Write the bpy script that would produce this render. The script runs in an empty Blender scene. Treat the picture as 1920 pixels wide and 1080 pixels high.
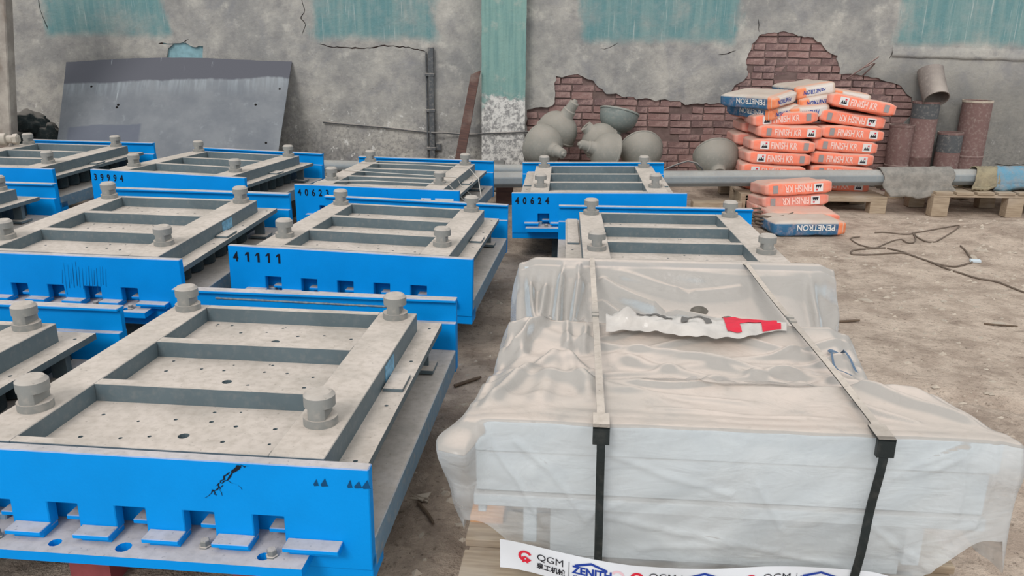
import bpy, bmesh, math, random
from mathutils import Vector, Matrix, noise
from mathutils.geometry import delaunay_2d_cdt

# ------------------------------------------------------------------ camera, sky, sun, exposure
SC = bpy.context.scene
COL = SC.collection
R = math.radians
F, PITCH, ROLL, H = 1465.47, R(17.6535), R(0.6505), 1.5
R1 = Matrix(((1, 0, 0), (0, -math.sin(PITCH), -math.cos(PITCH)), (0, math.cos(PITCH), -math.sin(PITCH))))
R2 = Matrix(((math.cos(ROLL), -math.sin(ROLL), 0), (math.sin(ROLL), math.cos(ROLL), 0), (0, 0, 1)))
CM = R2 @ R1
cam_data = bpy.data.cameras.new('camera')
cam = bpy.data.objects.new('camera', cam_data)
COL.objects.link(cam)
cam_data.sensor_width = 36.0
cam_data.lens = F * 36.0 / 1920.0
cam_data.clip_start = 0.05
rot = Matrix((CM[0], -CM[1], -CM[2])).transposed()
cam.matrix_world = Matrix.Translation((0, 0, H)) @ rot.to_4x4()
SC.camera = cam

world = bpy.data.worlds.new('sky')
SC.world = world
world.use_nodes = True
wn = world.node_tree.nodes
wn['Background'].inputs[0].default_value = (0.93, 0.97, 1.0, 1)
wn['Background'].inputs[1].default_value = 0.98
sun_data = bpy.data.lights.new('daylight', 'SUN')
sun_data.energy = 1.5
sun_data.angle = R(20)
sun_data.color = (1.0, 0.98, 0.95)
sun = bpy.data.objects.new('daylight', sun_data)
COL.objects.link(sun)
sun.rotation_euler = Vector((0.31, 0.72, -0.66)).to_track_quat('-Z', 'Y').to_euler()
SC.view_settings.view_transform = 'Standard'
SC.view_settings.look = 'None'
SC.view_settings.exposure = 0.0
SC.view_settings.gamma = 1.0
SC.view_settings.use_curve_mapping = False

rng = random.Random(7)


def ray(u, v):
    return CM.transposed() @ Vector(((u - 960) / F, (v - 540) / F, 1))


def at(u, v, Y):                                     # the point of the plane y = Y seen at a pixel of the photograph
    d = ray(u, v)
    return d * (Y / d.y) + Vector((0, 0, H))


def ground(u, v, z=0.0):
    d = ray(u, v)
    return d * ((z - H) / d.z) + Vector((0, 0, H))


# ------------------------------------------------------------------ materials
def srgb(r, g, b):
    f = lambda c: (c / 12.92 if c <= 0.04045 else ((c + 0.055) / 1.055) ** 2.4)
    return (f(r / 255), f(g / 255), f(b / 255), 1)


class NT:
    def __init__(s, name):
        s.m = bpy.data.materials.new(name)
        s.m.use_nodes = True
        s.t = s.m.node_tree
        s.b = s.t.nodes['Principled BSDF']
        s.out = s.t.nodes['Material Output']

    def n(s, typ, **kw):
        nd = s.t.nodes.new(typ)
        for k, v in kw.items():
            setattr(nd, k, v)
        return nd

    def l(s, a, b):
        s.t.links.new(a, b)

    def val(s, sock, x):
        if hasattr(x, 'is_linked') or isinstance(x, bpy.types.NodeSocket):
            s.l(x, sock)
        else:
            sock.default_value = x

    def coord(s, kind='Object'):
        return s.n('ShaderNodeTexCoord').outputs[kind]

    def noise(s, vec, scale, detail=4, rough=0.55, out='Fac', dist=0.0, stretch=None):
        if stretch:
            mp = s.n('ShaderNodeMapping')
            mp.inputs['Scale'].default_value = stretch
            s.l(vec, mp.inputs[0])
            vec = mp.outputs[0]
        nd = s.n('ShaderNodeTexNoise')
        nd.inputs['Scale'].default_value = scale
        nd.inputs['Detail'].default_value = detail
        nd.inputs['Roughness'].default_value = rough
        nd.inputs['Distortion'].default_value = dist
        s.l(vec, nd.inputs['Vector'])
        return nd.outputs[out]

    def ramp(s, fac, a, b, lo=0.0, hi=1.0, smooth=True):
        nd = s.n('ShaderNodeMapRange')
        if smooth:
            nd.interpolation_type = 'SMOOTHSTEP'
        s.val(nd.inputs['Value'], fac)
        nd.inputs['From Min'].default_value = a
        nd.inputs['From Max'].default_value = b
        nd.inputs['To Min'].default_value = lo
        nd.inputs['To Max'].default_value = hi
        return nd.outputs['Result']

    def math(s, op, a, b=0.0):
        nd = s.n('ShaderNodeMath', operation=op)
        s.val(nd.inputs[0], a)
        s.val(nd.inputs[1], b)
        return nd.outputs[0]

    def mix(s, fac, a, b):
        nd = s.n('ShaderNodeMix', data_type='RGBA')
        s.val(nd.inputs['Factor'], fac)
        s.val(nd.inputs['A'] if False else nd.inputs[6], a)
        s.val(nd.inputs[7], b)
        return nd.outputs[2]

    def mul(s, a, b):
        nd = s.n('ShaderNodeMix', data_type='RGBA', blend_type='MULTIPLY')
        nd.inputs['Factor'].default_value = 1
        s.val(nd.inputs[6], a)
        s.val(nd.inputs[7], b)
        return nd.outputs[2]

    def bump(s, h, strength=0.3, dist=0.01):
        nd = s.n('ShaderNodeBump')
        nd.inputs['Strength'].default_value = strength
        nd.inputs['Distance'].default_value = dist
        s.l(h, nd.inputs['Height'])
        s.l(nd.outputs[0], s.b.inputs['Normal'])

    def normal_z(s):
        g = s.n('ShaderNodeNewGeometry')
        x = s.n('ShaderNodeSeparateXYZ')
        s.l(g.outputs['Normal'], x.inputs[0])
        return x.outputs['Z']

    def sep(s, vec):
        x = s.n('ShaderNodeSeparateXYZ')
        s.l(vec, x.inputs[0])
        return x.outputs

    def base(s, c, rough=0.7, metal=0.0, spec=0.3):
        s.val(s.b.inputs['Base Color'], c)
        s.val(s.b.inputs['Roughness'], rough)
        s.b.inputs['Metallic'].default_value = metal
        s.b.inputs['Specular IOR Level'].default_value = spec
        return s.m


DUST = srgb(212, 198, 186)
DUST2 = srgb(184, 173, 162)


def dusty(name, col, amount=0.95, rough=0.5, spec=0.35, grime=0.15, wear=None, lo=0.35, hi=0.9, dust=None, dust2=None, var=0.12):
    """painted or bare surface on whose upward faces dust has settled"""
    m = NT(name)
    co = m.coord('Object')
    nz = m.normal_z()
    n1 = m.noise(co, 5, 5)
    n2 = m.noise(co, 38, 3)
    c = m.mix(m.ramp(n1, 0.35, 0.7), col, tuple(x * (1 - var) for x in col[:3]) + (1,))
    if wear:
        c = m.mix(m.ramp(m.noise(co, 9, 8, 0.7), 0.66, 0.72), c, wear)
    if grime:
        c = m.mix(m.ramp(n2, 0.45, 0.8, 0, grime), c, DUST2)
    d = m.mix(m.ramp(n1, 0.3, 0.72), dust or DUST, dust2 or DUST2)
    d = m.mix(m.ramp(n2, 0.35, 0.85, 0, 0.45), d, srgb(150, 138, 124))
    d = m.mix(m.ramp(m.noise(co, 90, 2), 0.64, 0.75, 0, 0.5), d, srgb(120, 110, 100))
    f = m.math('MULTIPLY', m.ramp(nz, lo, hi), m.ramp(n1, 0.15, 0.5, amount * 0.88, amount))
    m.base(m.mix(f, c, d), m.mix(f, (rough,) * 3 + (1,), (0.95,) * 3 + (1,)), 0, spec)
    m.bump(m.noise(co, 120, 3), 0.12, 0.004)
    return m.m


def plain(name, col, rough=0.7, spec=0.3, var=0.15, scale=8, bump=0.1, metal=0.0, bscale=60):
    m = NT(name)
    co = m.coord('Object')
    n1 = m.noise(co, scale, 5)
    c = m.mix(m.ramp(n1, 0.3, 0.7), col, tuple(x * (1 - var) for x in col[:3]) + (1,))
    m.base(c, rough, metal, spec)
    if bump:
        m.bump(m.noise(co, bscale, 4), bump, 0.005)
    return m.m


def wood(name, col, col2):
    m = NT(name)
    co = m.coord('Object')
    g = m.noise(co, 6, 6, 0.6, stretch=(1, 12, 12))
    c = m.mix(m.ramp(g, 0.3, 0.7), col, col2)
    c = m.mix(m.ramp(m.noise(co, 3, 4), 0.5, 0.8, 0, 0.6), c, DUST2)
    m.base(c, 0.85, 0, 0.2)
    m.bump(g, 0.2, 0.004)
    return m.m


M = {}
M['blue'] = dusty('blue_paint', srgb(0, 143, 224), 0.9, 0.5, 0.12, 0.0, var=0.08, lo=0.5)
M['blue_side'] = dusty('blue_paint_worn', srgb(120, 150, 172), 0.9, 0.55, 0.3, 0.5, wear=srgb(120, 125, 128), lo=0.4)
M['steel'] = dusty('dark_grey_paint', srgb(96, 110, 116), 0.97, 0.5, 0.35, 0.12, lo=0.35)
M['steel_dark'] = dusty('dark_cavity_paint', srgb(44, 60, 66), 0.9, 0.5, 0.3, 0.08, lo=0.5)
M['post'] = dusty('dusty_post_paint', srgb(138, 138, 134), 0.8, 0.5, 0.4, 0.35, lo=0.3)
M['bolt'] = dusty('bolt_steel', srgb(120, 122, 120), 0.8, 0.45, 0.4, 0.2)
M['black'] = plain('black_paint', srgb(18, 26, 40), 0.6, 0.2, 0.2, 30, 0)
M['hole'] = plain('hole_shade', srgb(30, 28, 26), 0.9, 0.1, 0.1, 5, 0)  # near-black colour painted in for the shade inside holes
M['scuff'] = plain('scuffed_grease', srgb(10, 78, 124), 0.7, 0.2, 0.3, 30, 0)
M['weld'] = plain('weld_bead', srgb(140, 150, 156), 0.4, 0.5, 0.4, 60, 0.4)
M['white_metal'] = dusty('white_grey_paint', srgb(204, 212, 216), 0.6, 0.45, 0.3, 0.0, lo=0.5, var=0.03)
M['pink'] = plain('pink_block', srgb(170, 90, 92), 0.8, 0.2, 0.3, 12)
M['wire'] = plain('white_wire', srgb(205, 200, 192), 0.6)
M['cable'] = plain('dusty_black_cable', srgb(122, 108, 96), 0.8, 0.2, 0.3, 20)
M['sticker'] = plain('white_sticker', srgb(210, 220, 226), 0.5, 0.3, 0.1, 10, 0)
M['red'] = plain('red_print', srgb(214, 40, 62), 0.5, 0.3, 0.08, 10, 0)
M['navy'] = plain('navy_print', srgb(32, 62, 150), 0.5, 0.3, 0.08, 10, 0)
M['ink'] = plain('black_print', srgb(40, 40, 46), 0.6, 0.3, 0.1, 10, 0)
M['ink_grey'] = plain('grey_print', srgb(108, 104, 100), 0.6, 0.3, 0.1, 10, 0)
M['band'] = plain('white_printed_film', srgb(222, 224, 228), 0.35, 0.5, 0.06, 6, 0.05)
M['strap'] = dusty('black_strap', srgb(30, 36, 36), 0.95, 0.5, 0.3, 0.05, lo=0.2, hi=0.6, dust=srgb(216, 202, 188))
M['wood'] = wood('pallet_wood', srgb(178, 160, 138), srgb(150, 132, 112))
M['wood_raw'] = wood('raw_timber', srgb(214, 158, 108), srgb(190, 132, 86))
M['wood_dark'] = wood('brown_timber', srgb(104, 78, 70), srgb(84, 66, 62))
M['lamp'] = dusty('dusty_enamel', srgb(138, 136, 128), 0.9, 0.6, 0.3, 0.3, lo=-0.2, hi=0.8, dust=srgb(160, 152, 142), dust2=srgb(146, 140, 130))
M['lamp_green'] = dusty('dusty_green_enamel', srgb(126, 134, 130), 0.9, 0.6, 0.3, 0.3, lo=0.0, hi=0.9, dust=srgb(160, 154, 144), dust2=srgb(146, 142, 132))
M['galv'] = dusty('galvanised_steel', srgb(140, 147, 150), 0.9, 0.45, 0.4, 0.2, lo=0.1, dust=srgb(172, 168, 161), dust2=srgb(154, 151, 146))
M['rust'] = dusty('rusty_pipe', srgb(124, 98, 94), 0.6, 0.8, 0.2, 0.35, wear=srgb(104, 104, 106))
M['duct'] = dusty('dusty_duct', srgb(132, 122, 116), 0.7, 0.7, 0.2, 0.3)
M['conduit'] = dusty('dark_conduit', srgb(84, 86, 88), 0.7, 0.6, 0.3, 0.3)
M['rubber'] = dusty('dark_sack', srgb(44, 52, 52), 0.45, 0.8, 0.2, 0.1, lo=0.5)
M['sack'] = None
M['mortar'] = plain('old_mortar', srgb(126, 106, 101), 0.95, 0.1, 0.3, 14, 0.5)
M['stone'] = plain('pale_rubble', srgb(196, 182, 166), 0.95, 0.1, 0.25, 14, 0.4)
M['stick'] = plain('dry_stick', srgb(112, 96, 82), 0.9, 0.1, 0.3, 14, 0.2)
M['coupling'] = dusty('chalky_casting', srgb(176, 168, 156), 0.9, 0.8, 0.2, 0.3, lo=0.2)


def mat_brick():
    m = NT('old_red_brick')
    co = m.coord('Object')
    oi = m.n('ShaderNodeObjectInfo').outputs['Random']
    n1 = m.noise(co, 14, 5, 0.7)
    c = m.mix(oi, srgb(150, 118, 112), srgb(118, 97, 95))
    c = m.mix(m.ramp(n1, 0.45, 0.7), c, srgb(162, 134, 127))
    c = m.mix(m.ramp(m.noise(co, 40, 4), 0.6, 0.75, 0, 0.6), c, srgb(196, 178, 170))
    m.base(c, 0.95, 0, 0.1)
    m.bump(m.noise(co, 45, 5, 0.7), 0.6, 0.01)
    return m.m


M['brick'] = mat_brick()


def mat_floor():
    m = NT('dirt_floor')
    co = m.coord('Object')
    big = m.noise(co, 0.7, 5, 0.6)
    mid = m.noise(co, 4.5, 6, 0.65)
    fine = m.noise(co, 45, 5, 0.7)
    x = m.sep(co)
    # colour shifts with x: paler to the right, a little darker toward the aisle
    aisle = m.math('ADD', m.ramp(x['X'], 0.0, 1.9), m.math('MULTIPLY', m.math('SUBTRACT', big, 0.5), 0.9))
    dark = m.mix(m.ramp(mid, 0.35, 0.65), srgb(204, 184, 166), srgb(164, 146, 131))
    pale = m.mix(m.ramp(mid, 0.38, 0.66), srgb(216, 196, 178), srgb(182, 162, 146))
    c = m.mix(m.ramp(aisle, 0.15, 0.7), dark, pale)
    c = m.mix(m.ramp(m.noise(co, 1.6, 6, 0.7), 0.5, 0.68, 0, 0.6), c, srgb(150, 132, 118))
    c = m.mix(m.ramp(m.noise(co, 9, 6, 0.75, stretch=(0.5, 1, 1)), 0.56, 0.68, 0, 0.5), c, srgb(128, 112, 98))
    c = m.mix(m.ramp(fine, 0.56, 0.70, 0, 0.7), c, srgb(104, 90, 78))
    c = m.mix(m.ramp(m.noise(co, 70, 3), 0.66, 0.74, 0, 0.6), c, srgb(206, 190, 172))
    m.base(c, 0.97, 0, 0.1)
    h = m.math('ADD', m.math('MULTIPLY', m.noise(co, 16, 6, 0.7), 1.0), m.math('MULTIPLY', fine, 0.35))
    m.bump(h, 0.9, 0.045)
    return m.m


M['floor'] = mat_floor()


def mat_plaster():
    """grey plaster; teal dado paint survives in ragged panels and has run down in streaks"""
    m = NT('stained_plaster')
    co = m.coord('Object')
    x = m.sep(co)
    big = m.noise(co, 1.3, 6, 0.62)
    mid = m.noise(co, 6, 7, 0.68)
    fine = m.noise(co, 30, 5, 0.7)
    streak = m.noise(co, 3.0, 4, 0.6, stretch=(6, 1, 0.35))
    c = m.mix(m.ramp(big, 0.35, 0.65), srgb(176, 171, 163), srgb(142, 140, 137))
    c = m.mix(m.ramp(mid, 0.46, 0.72, 0, 0.65), c, srgb(124, 122, 122))
    c = m.mix(m.ramp(mid, 0.48, 0.28, 0, 0.6), c, srgb(200, 194, 184))
    c = m.mix(m.ramp(m.noise(co, 2.3, 7, 0.7, dist=0.6), 0.50, 0.68, 0, 0.45), c, srgb(128, 128, 132))
    # flaked, speckled lower wall
    low = m.ramp(x['Z'], 0.95, 0.25)
    c = m.mix(m.math('MULTIPLY', low, m.ramp(fine, 0.45, 0.62, 0, 0.6)), c, srgb(110, 109, 108))
    c = m.mix(m.math('MULTIPLY', m.ramp(x['Z'], 1.1, 0.5), m.ramp(m.noise(co, 13, 6, 0.7), 0.6, 0.66, 0, 0.8)), c, srgb(216, 213, 208))
    low_right = m.math('MULTIPLY', m.ramp(x['X'], 2.6, 4.0), m.ramp(m.math('ADD', x['Z'], m.math('MULTIPLY', m.math('SUBTRACT', mid, 0.5), 0.8)), 1.45, 0.9))  # mask: plaster turns greyer towards the lower right
    c = m.mix(m.math('MULTIPLY', low_right, 0.6), c, srgb(112, 110, 105))
    jx = m.math('MULTIPLY', m.math('SUBTRACT', m.noise(co, 5, 5, 0.6, stretch=(1, 1, 0.5)), 0.5), 0.4)
    jz = m.math('MULTIPLY', m.math('SUBTRACT', m.noise(co, 4, 5), 0.5), 0.14)
    xx = m.math('ADD', x['X'], jx)
    zz = m.math('ADD', x['Z'], jz)
    mask = None
    for a, b in ((-4.85, -3.62), (-2.12, -0.82), (0.72, 2.28), (3.98, 7.5)):
        k = m.math('MULTIPLY', m.ramp(xx, a - 0.07, a + 0.07), m.ramp(xx, b + 0.07, b - 0.07))
        mask = k if mask is None else m.math('MAXIMUM', mask, k)
    mask = m.math('MULTIPLY', mask, m.ramp(zz, 1.44, 1.55))
    teal = m.mix(m.ramp(streak, 0.35, 0.7), srgb(102, 138, 140), srgb(124, 150, 148))
    teal = m.mix(m.ramp(mid, 0.5, 0.7, 0, 0.5), teal, srgb(142, 156, 154))
    teal = m.mix(m.ramp(m.noise(co, 6, 3, 0.6, stretch=(9, 1, 0.3)), 0.62, 0.7, 0, 0.5), teal, srgb(186, 192, 188))
    wear = m.math('MULTIPLY', mask, m.ramp(big, 0.32, 0.5, 0.45, 1.0))
    c = m.mix(wear, c, teal)
    m.base(c, 0.93, 0, 0.15)
    h = m.math('ADD', m.noise(co, 8, 8, 0.72), m.math('MULTIPLY', fine, 0.3))
    m.bump(h, 0.55, 0.025)
    return m.m


M['plaster'] = mat_plaster()


def mat_column():
    m = NT('teal_column_paint')
    co = m.coord('Object')
    x = m.sep(co)
    mid = m.noise(co, 6, 7, 0.7)
    fine = m.noise(co, 26, 5, 0.7)
    streak = m.noise(co, 4, 4, 0.6, stretch=(7, 7, 0.4))
    teal = m.mix(m.ramp(streak, 0.35, 0.7), srgb(130, 160, 152), srgb(112, 146, 142))
    teal = m.mix(m.ramp(mid, 0.55, 0.7, 0, 0.55), teal, srgb(166, 172, 162))
    bare = m.mix(m.ramp(fine, 0.4, 0.62), srgb(214, 210, 204), srgb(140, 138, 136))
    edge = m.math('ADD', x['Z'], m.math('MULTIPLY', m.math('SUBTRACT', mid, 0.5), 0.9))
    c = m.mix(m.ramp(edge, 0.98, 0.84), teal, bare)
    m.base(c, 0.9, 0, 0.15)
    m.bump(m.math('ADD', mid, m.math('MULTIPLY', fine, 0.5)), 0.5, 0.015)
    return m.m


M['column'] = mat_column()


def mat_panel():
    m = NT('dusty_grey_sheet')
    co = m.coord('Object')
    x = m.sep(co)
    n1 = m.noise(co, 2.5, 6, 0.65)
    n2 = m.noise(co, 9, 6, 0.7)
    st = m.noise(co, 4, 4, 0.6, stretch=(6, 0.5, 1))
    c = m.mix(m.ramp(n1, 0.35, 0.65), srgb(124, 126, 129), srgb(108, 111, 116))
    c = m.mix(m.ramp(n2, 0.55, 0.72, 0, 0.4), c, srgb(148, 152, 154))
    yy = m.math('ADD', x['Y'], m.math('MULTIPLY', m.math('SUBTRACT', n1, 0.5), 0.12))
    top = m.ramp(yy, 1.37, 1.40)
    c = m.mix(m.math('MULTIPLY', m.ramp(yy, 1.15, 1.38), m.ramp(st, 0.4, 0.65, 0.15, 0.6)), c, srgb(152, 158, 162))
    c = m.mix(top, c, srgb(88, 88, 95))
    c = m.mix(m.math('MULTIPLY', m.ramp(st, 0.66, 0.74), m.ramp(yy, 1.0, 1.3, 0, 0.7)), c, srgb(176, 180, 182))
    # rectangle that lay covered and stayed clean
    r = m.math('MULTIPLY', m.math('MULTIPLY', m.ramp(x['X'], -1.02, -0.99), m.ramp(x['X'], -0.28, -0.31)), m.ramp(yy, 0.87, 0.85))
    c = m.mix(m.math('MULTIPLY', r, 0.8), c, srgb(92, 96, 108))
    m.base(c, 0.7, 0, 0.3)
    m.bump(n2, 0.1, 0.01)
    return m.m


M['panel'] = mat_panel()


def mat_bag(name, front, dust_amt=0.75, kind='finish'):
    m = NT(name)
    co = m.coord('Object')
    x = m.sep(co)
    n1 = m.noise(co, 6, 5)
    nz = m.normal_z()
    if kind == 'finish':
        c = m.mix(m.ramp(n1, 0.35, 0.7), front, srgb(240, 140, 116))
        endm = m.math('MAXIMUM', m.ramp(x['X'], -0.265, -0.275), m.ramp(x['X'], 0.275, 0.285))
        c = m.mix(m.math('MULTIPLY', endm, 0.6), c, srgb(226, 168, 152))
        c = m.mix(m.ramp(x['Y'], -0.12, -0.05, 0, 0.55), c, srgb(204, 158, 148))
    else:
        white = m.mix(m.ramp(n1, 0.35, 0.7), srgb(206, 198, 188), srgb(186, 176, 166))
        c = m.mix(m.ramp(x['Z'], 0.045, 0.03), white, m.mix(m.ramp(n1, 0.3, 0.7), srgb(62, 112, 148), srgb(48, 92, 128)))
        e = m.ramp(x['X'], 0.225, 0.23)
        c = m.mix(e, c, srgb(236, 136, 92))
        c = m.mix(m.ramp(x['X'], 0.262, 0.268), c, srgb(208, 190, 172))
        endw = m.math('MULTIPLY', m.ramp(x['X'], 0.268, 0.272), m.ramp(m.math('ABSOLUTE', m.math('ADD', x['Y'], -0.03)), 0.13, 0.125))
        c = m.mix(endw, c, srgb(214, 206, 198))
        c = m.mix(m.math('MULTIPLY', m.ramp(x['X'], 0.268, 0.272), m.ramp(x['Y'], -0.10, -0.11)), c, srgb(238, 140, 96))
    f = m.math('MULTIPLY', m.ramp(nz, 0.3, 0.95), m.ramp(n1, 0.2, 0.6, dust_amt * 0.75, dust_amt))
    c = m.mix(f, c, srgb(196, 176, 160))
    c = m.mix(m.ramp(m.noise(co, 16, 5, 0.7), 0.45, 0.75, 0, 0.45), c, srgb(206, 172, 158))
    m.base(c, 0.65, 0, 0.25)
    m.bump(m.noise(co, 14, 4, 0.6, dist=0.6), 0.25, 0.02)
    return m.m


M['bag'] = mat_bag('orange_paper_bag', srgb(248, 134, 104))
M['bag_pale'] = mat_bag('faded_paper_bag', srgb(222, 140, 124))
M['bag_blue'] = mat_bag('blue_white_paper_bag', srgb(60, 110, 150), 0.7, 'pen')
M['bag_text'] = plain('pale_print', srgb(246, 208, 196), 0.7, 0.2, 0.12, 20, 0)
M['bag_text_red'] = plain('faded_pink_print', srgb(250, 170, 150), 0.7, 0.2, 0.12, 20, 0)
M['white_print'] = plain('white_print', srgb(226, 222, 218), 0.7, 0.2, 0.08, 20, 0)
M['barcode'] = None


def mat_barcode():
    m = NT('barcode_print')
    co = m.coord('Object')
    w = m.n('ShaderNodeTexWave', bands_direction='Z')
    w.inputs['Scale'].default_value = 60
    m.l(co, w.inputs['Vector'])
    m.base(m.mix(m.ramp(w.outputs['Fac'], 0.4, 0.6), srgb(128, 128, 130), srgb(170, 160, 156)), 0.7)
    return m.m


M['barcode'] = mat_barcode()


def mat_sack(name, c1, c2):
    m = NT(name)
    co = m.coord('Object')
    n = m.noise(co, 12, 6, 0.7)
    m.base(m.mix(m.ramp(n, 0.35, 0.65), c1, c2), 0.95, 0, 0.1)
    m.bump(m.math('ADD', m.noise(co, 18, 5, 0.7), m.math('MULTIPLY', m.noise(co, 160, 2), 0.3)), 0.5, 0.02)
    return m.m


M['sack'] = mat_sack('grey_sacking', srgb(150, 144, 136), srgb(128, 124, 118))
M['sack_tan'] = mat_sack('tan_sacking', srgb(160, 148, 122), srgb(138, 128, 108))
M['sack_blue'] = mat_sack('blue_sacking', srgb(104, 148, 170), srgb(140, 146, 150))


def mat_film():
    """thin clear polythene: see-through and glossy where it hangs, under a coat of dust where it lies"""
    m = NT('dusty_plastic_film')
    co = m.coord('Object')
    nz = m.normal_z()
    n1 = m.noise(co, 3.2, 5, 0.6)
    n2 = m.noise(co, 11, 6, 0.65, dist=0.8)
    n3 = m.noise(co, 45, 3)
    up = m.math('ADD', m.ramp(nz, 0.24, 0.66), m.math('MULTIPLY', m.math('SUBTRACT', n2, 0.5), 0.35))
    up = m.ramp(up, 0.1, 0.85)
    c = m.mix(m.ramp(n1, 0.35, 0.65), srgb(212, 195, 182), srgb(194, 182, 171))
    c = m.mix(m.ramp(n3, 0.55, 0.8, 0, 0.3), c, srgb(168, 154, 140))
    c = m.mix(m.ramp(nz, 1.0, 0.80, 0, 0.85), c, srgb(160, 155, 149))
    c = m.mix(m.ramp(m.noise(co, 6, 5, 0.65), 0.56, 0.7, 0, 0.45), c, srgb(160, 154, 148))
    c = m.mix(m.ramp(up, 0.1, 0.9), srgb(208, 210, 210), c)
    hang = m.noise(co, 2.5, 4, 0.5, dist=1.5, stretch=(1, 1, 1.6))
    alpha = m.math('MAXIMUM', m.ramp(up, 0.0, 1.0, 0.0, 0.96, False), m.ramp(hang, 0.35, 0.72, 0.38, 0.66))
    bub = m.n('ShaderNodeBump')
    bub.inputs['Strength'].default_value = 0.38
    bub.inputs['Distance'].default_value = 0.012
    hh = m.math('ADD', m.noise(co, 9, 4, 0.5, dist=1.6), m.math('MULTIPLY', m.noise(co, 5, 3, 0.5, dist=2.0, stretch=(1, 1, 3)), 1.0))
    m.l(hh, bub.inputs['Height'])
    m.base(c, m.math('ADD', m.ramp(up, 0.0, 1.0, 0.2, 0.34, False), m.ramp(n1, 0.35, 0.6, 0.0, 0.25)), 0, 0.5)
    m.l(bub.outputs[0], m.b.inputs['Normal'])
    m.l(alpha, m.b.inputs['Alpha'])
    return m.m


M['film'] = mat_film()


# ------------------------------------------------------------------ mesh helpers
class MB:
    def __init__(s):
        s.v, s.f, s.mi = [], [], []

    def add(s, vs, fs, mi=0):
        o = len(s.v)
        s.v += [tuple(v) for v in vs]
        s.f += [tuple(i + o for i in f) for f in fs]
        s.mi += [mi] * len(fs)
        return s

    def box(s, x0, x1, y0, y1, z0, z1, mat=None, mi=0):
        vs = [Vector((x, y, z)) for z in (z0, z1) for y in (y0, y1) for x in (x0, x1)]
        if mat:
            vs = [mat @ v for v in vs]
        return s.add(vs, [(0, 2, 3, 1), (4, 5, 7, 6), (0, 1, 5, 4), (2, 6, 7, 3), (0, 4, 6, 2), (1, 3, 7, 5)], mi)

    def prism(s, poly, z0, z1, fn=lambda p, z: (p[0], p[1], z), mi=0):
        n = len(poly)
        a = sum(poly[i][0] * poly[(i + 1) % n][1] - poly[(i + 1) % n][0] * poly[i][1] for i in range(n))
        if a < 0:
            poly = poly[::-1]
        vs = [fn(p, z0) for p in poly] + [fn(p, z1) for p in poly]
        fs = [tuple(range(n))[::-1], tuple(range(n, 2 * n))] + [(i, (i + 1) % n, n + (i + 1) % n, n + i) for i in range(n)]
        return s.add(vs, fs, mi)

    def lathe(s, prof, seg=24, mat=None, mi=0):
        vs, fs = [], []
        for r, z in prof:
            for k in range(seg):
                a = 2 * math.pi * k / seg
                v = Vector((r * math.cos(a), r * math.sin(a), z))
                vs.append(mat @ v if mat else v)
        for i in range(len(prof) - 1):
            for k in range(seg):
                k2 = (k + 1) % seg
                fs.append((i * seg + k, i * seg + k2, (i + 1) * seg + k2, (i + 1) * seg + k))
        fs.append(tuple(range(seg))[::-1])
        fs.append(tuple((len(prof) - 1) * seg + k for k in range(seg)))
        return s.add(vs, fs, mi)

    def tube(s, pts, r, seg=8, mi=0):
        pts = [Vector(p) for p in pts]
        vs, fs = [], []
        n = len(pts)
        for i, p in enumerate(pts):
            t = (pts[min(i + 1, n - 1)] - pts[max(i - 1, 0)]).normalized()
            up = Vector((0, 0, 1)) if abs(t.z) < 0.9 else Vector((1, 0, 0))
            a = t.cross(up).normalized()
            b = a.cross(t)
            rr = r[i] if isinstance(r, (list, tuple)) else r
            for k in range(seg):
                w = 2 * math.pi * k / seg
                vs.append(p + a * (rr * math.cos(w)) + b * (rr * math.sin(w)))
        for i in range(n - 1):
            for k in range(seg):
                k2 = (k + 1) % seg
                fs.append((i * seg + k, (i + 1) * seg + k, (i + 1) * seg + k2, i * seg + k2))
        fs.append(tuple(range(seg)))
        fs.append(tuple((n - 1) * seg + k for k in range(seg))[::-1])
        return s.add(vs, fs, mi)

    def grid(s, rows, mi=0):
        nr, nc = len(rows), len(rows[0])
        vs = [p for r_ in rows for p in r_]
        fs = [(i * nc + j, i * nc + j + 1, (i + 1) * nc + j + 1, (i + 1) * nc + j) for i in range(nr - 1) for j in range(nc - 1)]
        return s.add(vs, fs, mi)

    def mesh(s, name, mats, smooth=False):
        me = bpy.data.meshes.new(name)
        me.from_pydata(s.v, [], s.f)
        for m in (mats if isinstance(mats, (list, tuple)) else [mats]):
            me.materials.append(m)
        for p, mi in zip(me.polygons, s.mi):
            p.material_index = mi
            p.use_smooth = smooth
        me.update()
        return me


def obj(name, mesh, parent=None, mats=None, smooth=False, bevel=0.0, angle=None):
    if isinstance(mesh, MB):
        mesh = mesh.mesh(name, mats, smooth)
    o = bpy.data.objects.new(name, mesh)
    COL.objects.link(o)
    if parent is not None:
        o.parent = parent
    if bevel:
        b = o.modifiers.new('bevel', 'BEVEL')
        b.width = bevel
        b.segments = 1
        b.limit_method = 'ANGLE'
        b.angle_limit = R(40)
    if smooth and angle:
        mesh.polygons.foreach_set('use_smooth', [True] * len(mesh.polygons))
        mesh.set_sharp_from_angle(angle=R(angle))
    return o


def tag(o, label, cat, group=None):
    o['label'] = label
    o['category'] = cat
    if group:
        o['group'] = group
    return o


def thing(name, label, cat, loc=(0, 0, 0), rz=0.0, group=None):
    o = bpy.data.objects.new(name, None)
    o.empty_display_size = 0.1
    COL.objects.link(o)
    o.location = loc
    o.rotation_euler = (0, 0, rz)
    return tag(o, label, cat, group)


def structure(o):
    o['kind'] = 'structure'
    return o


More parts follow.
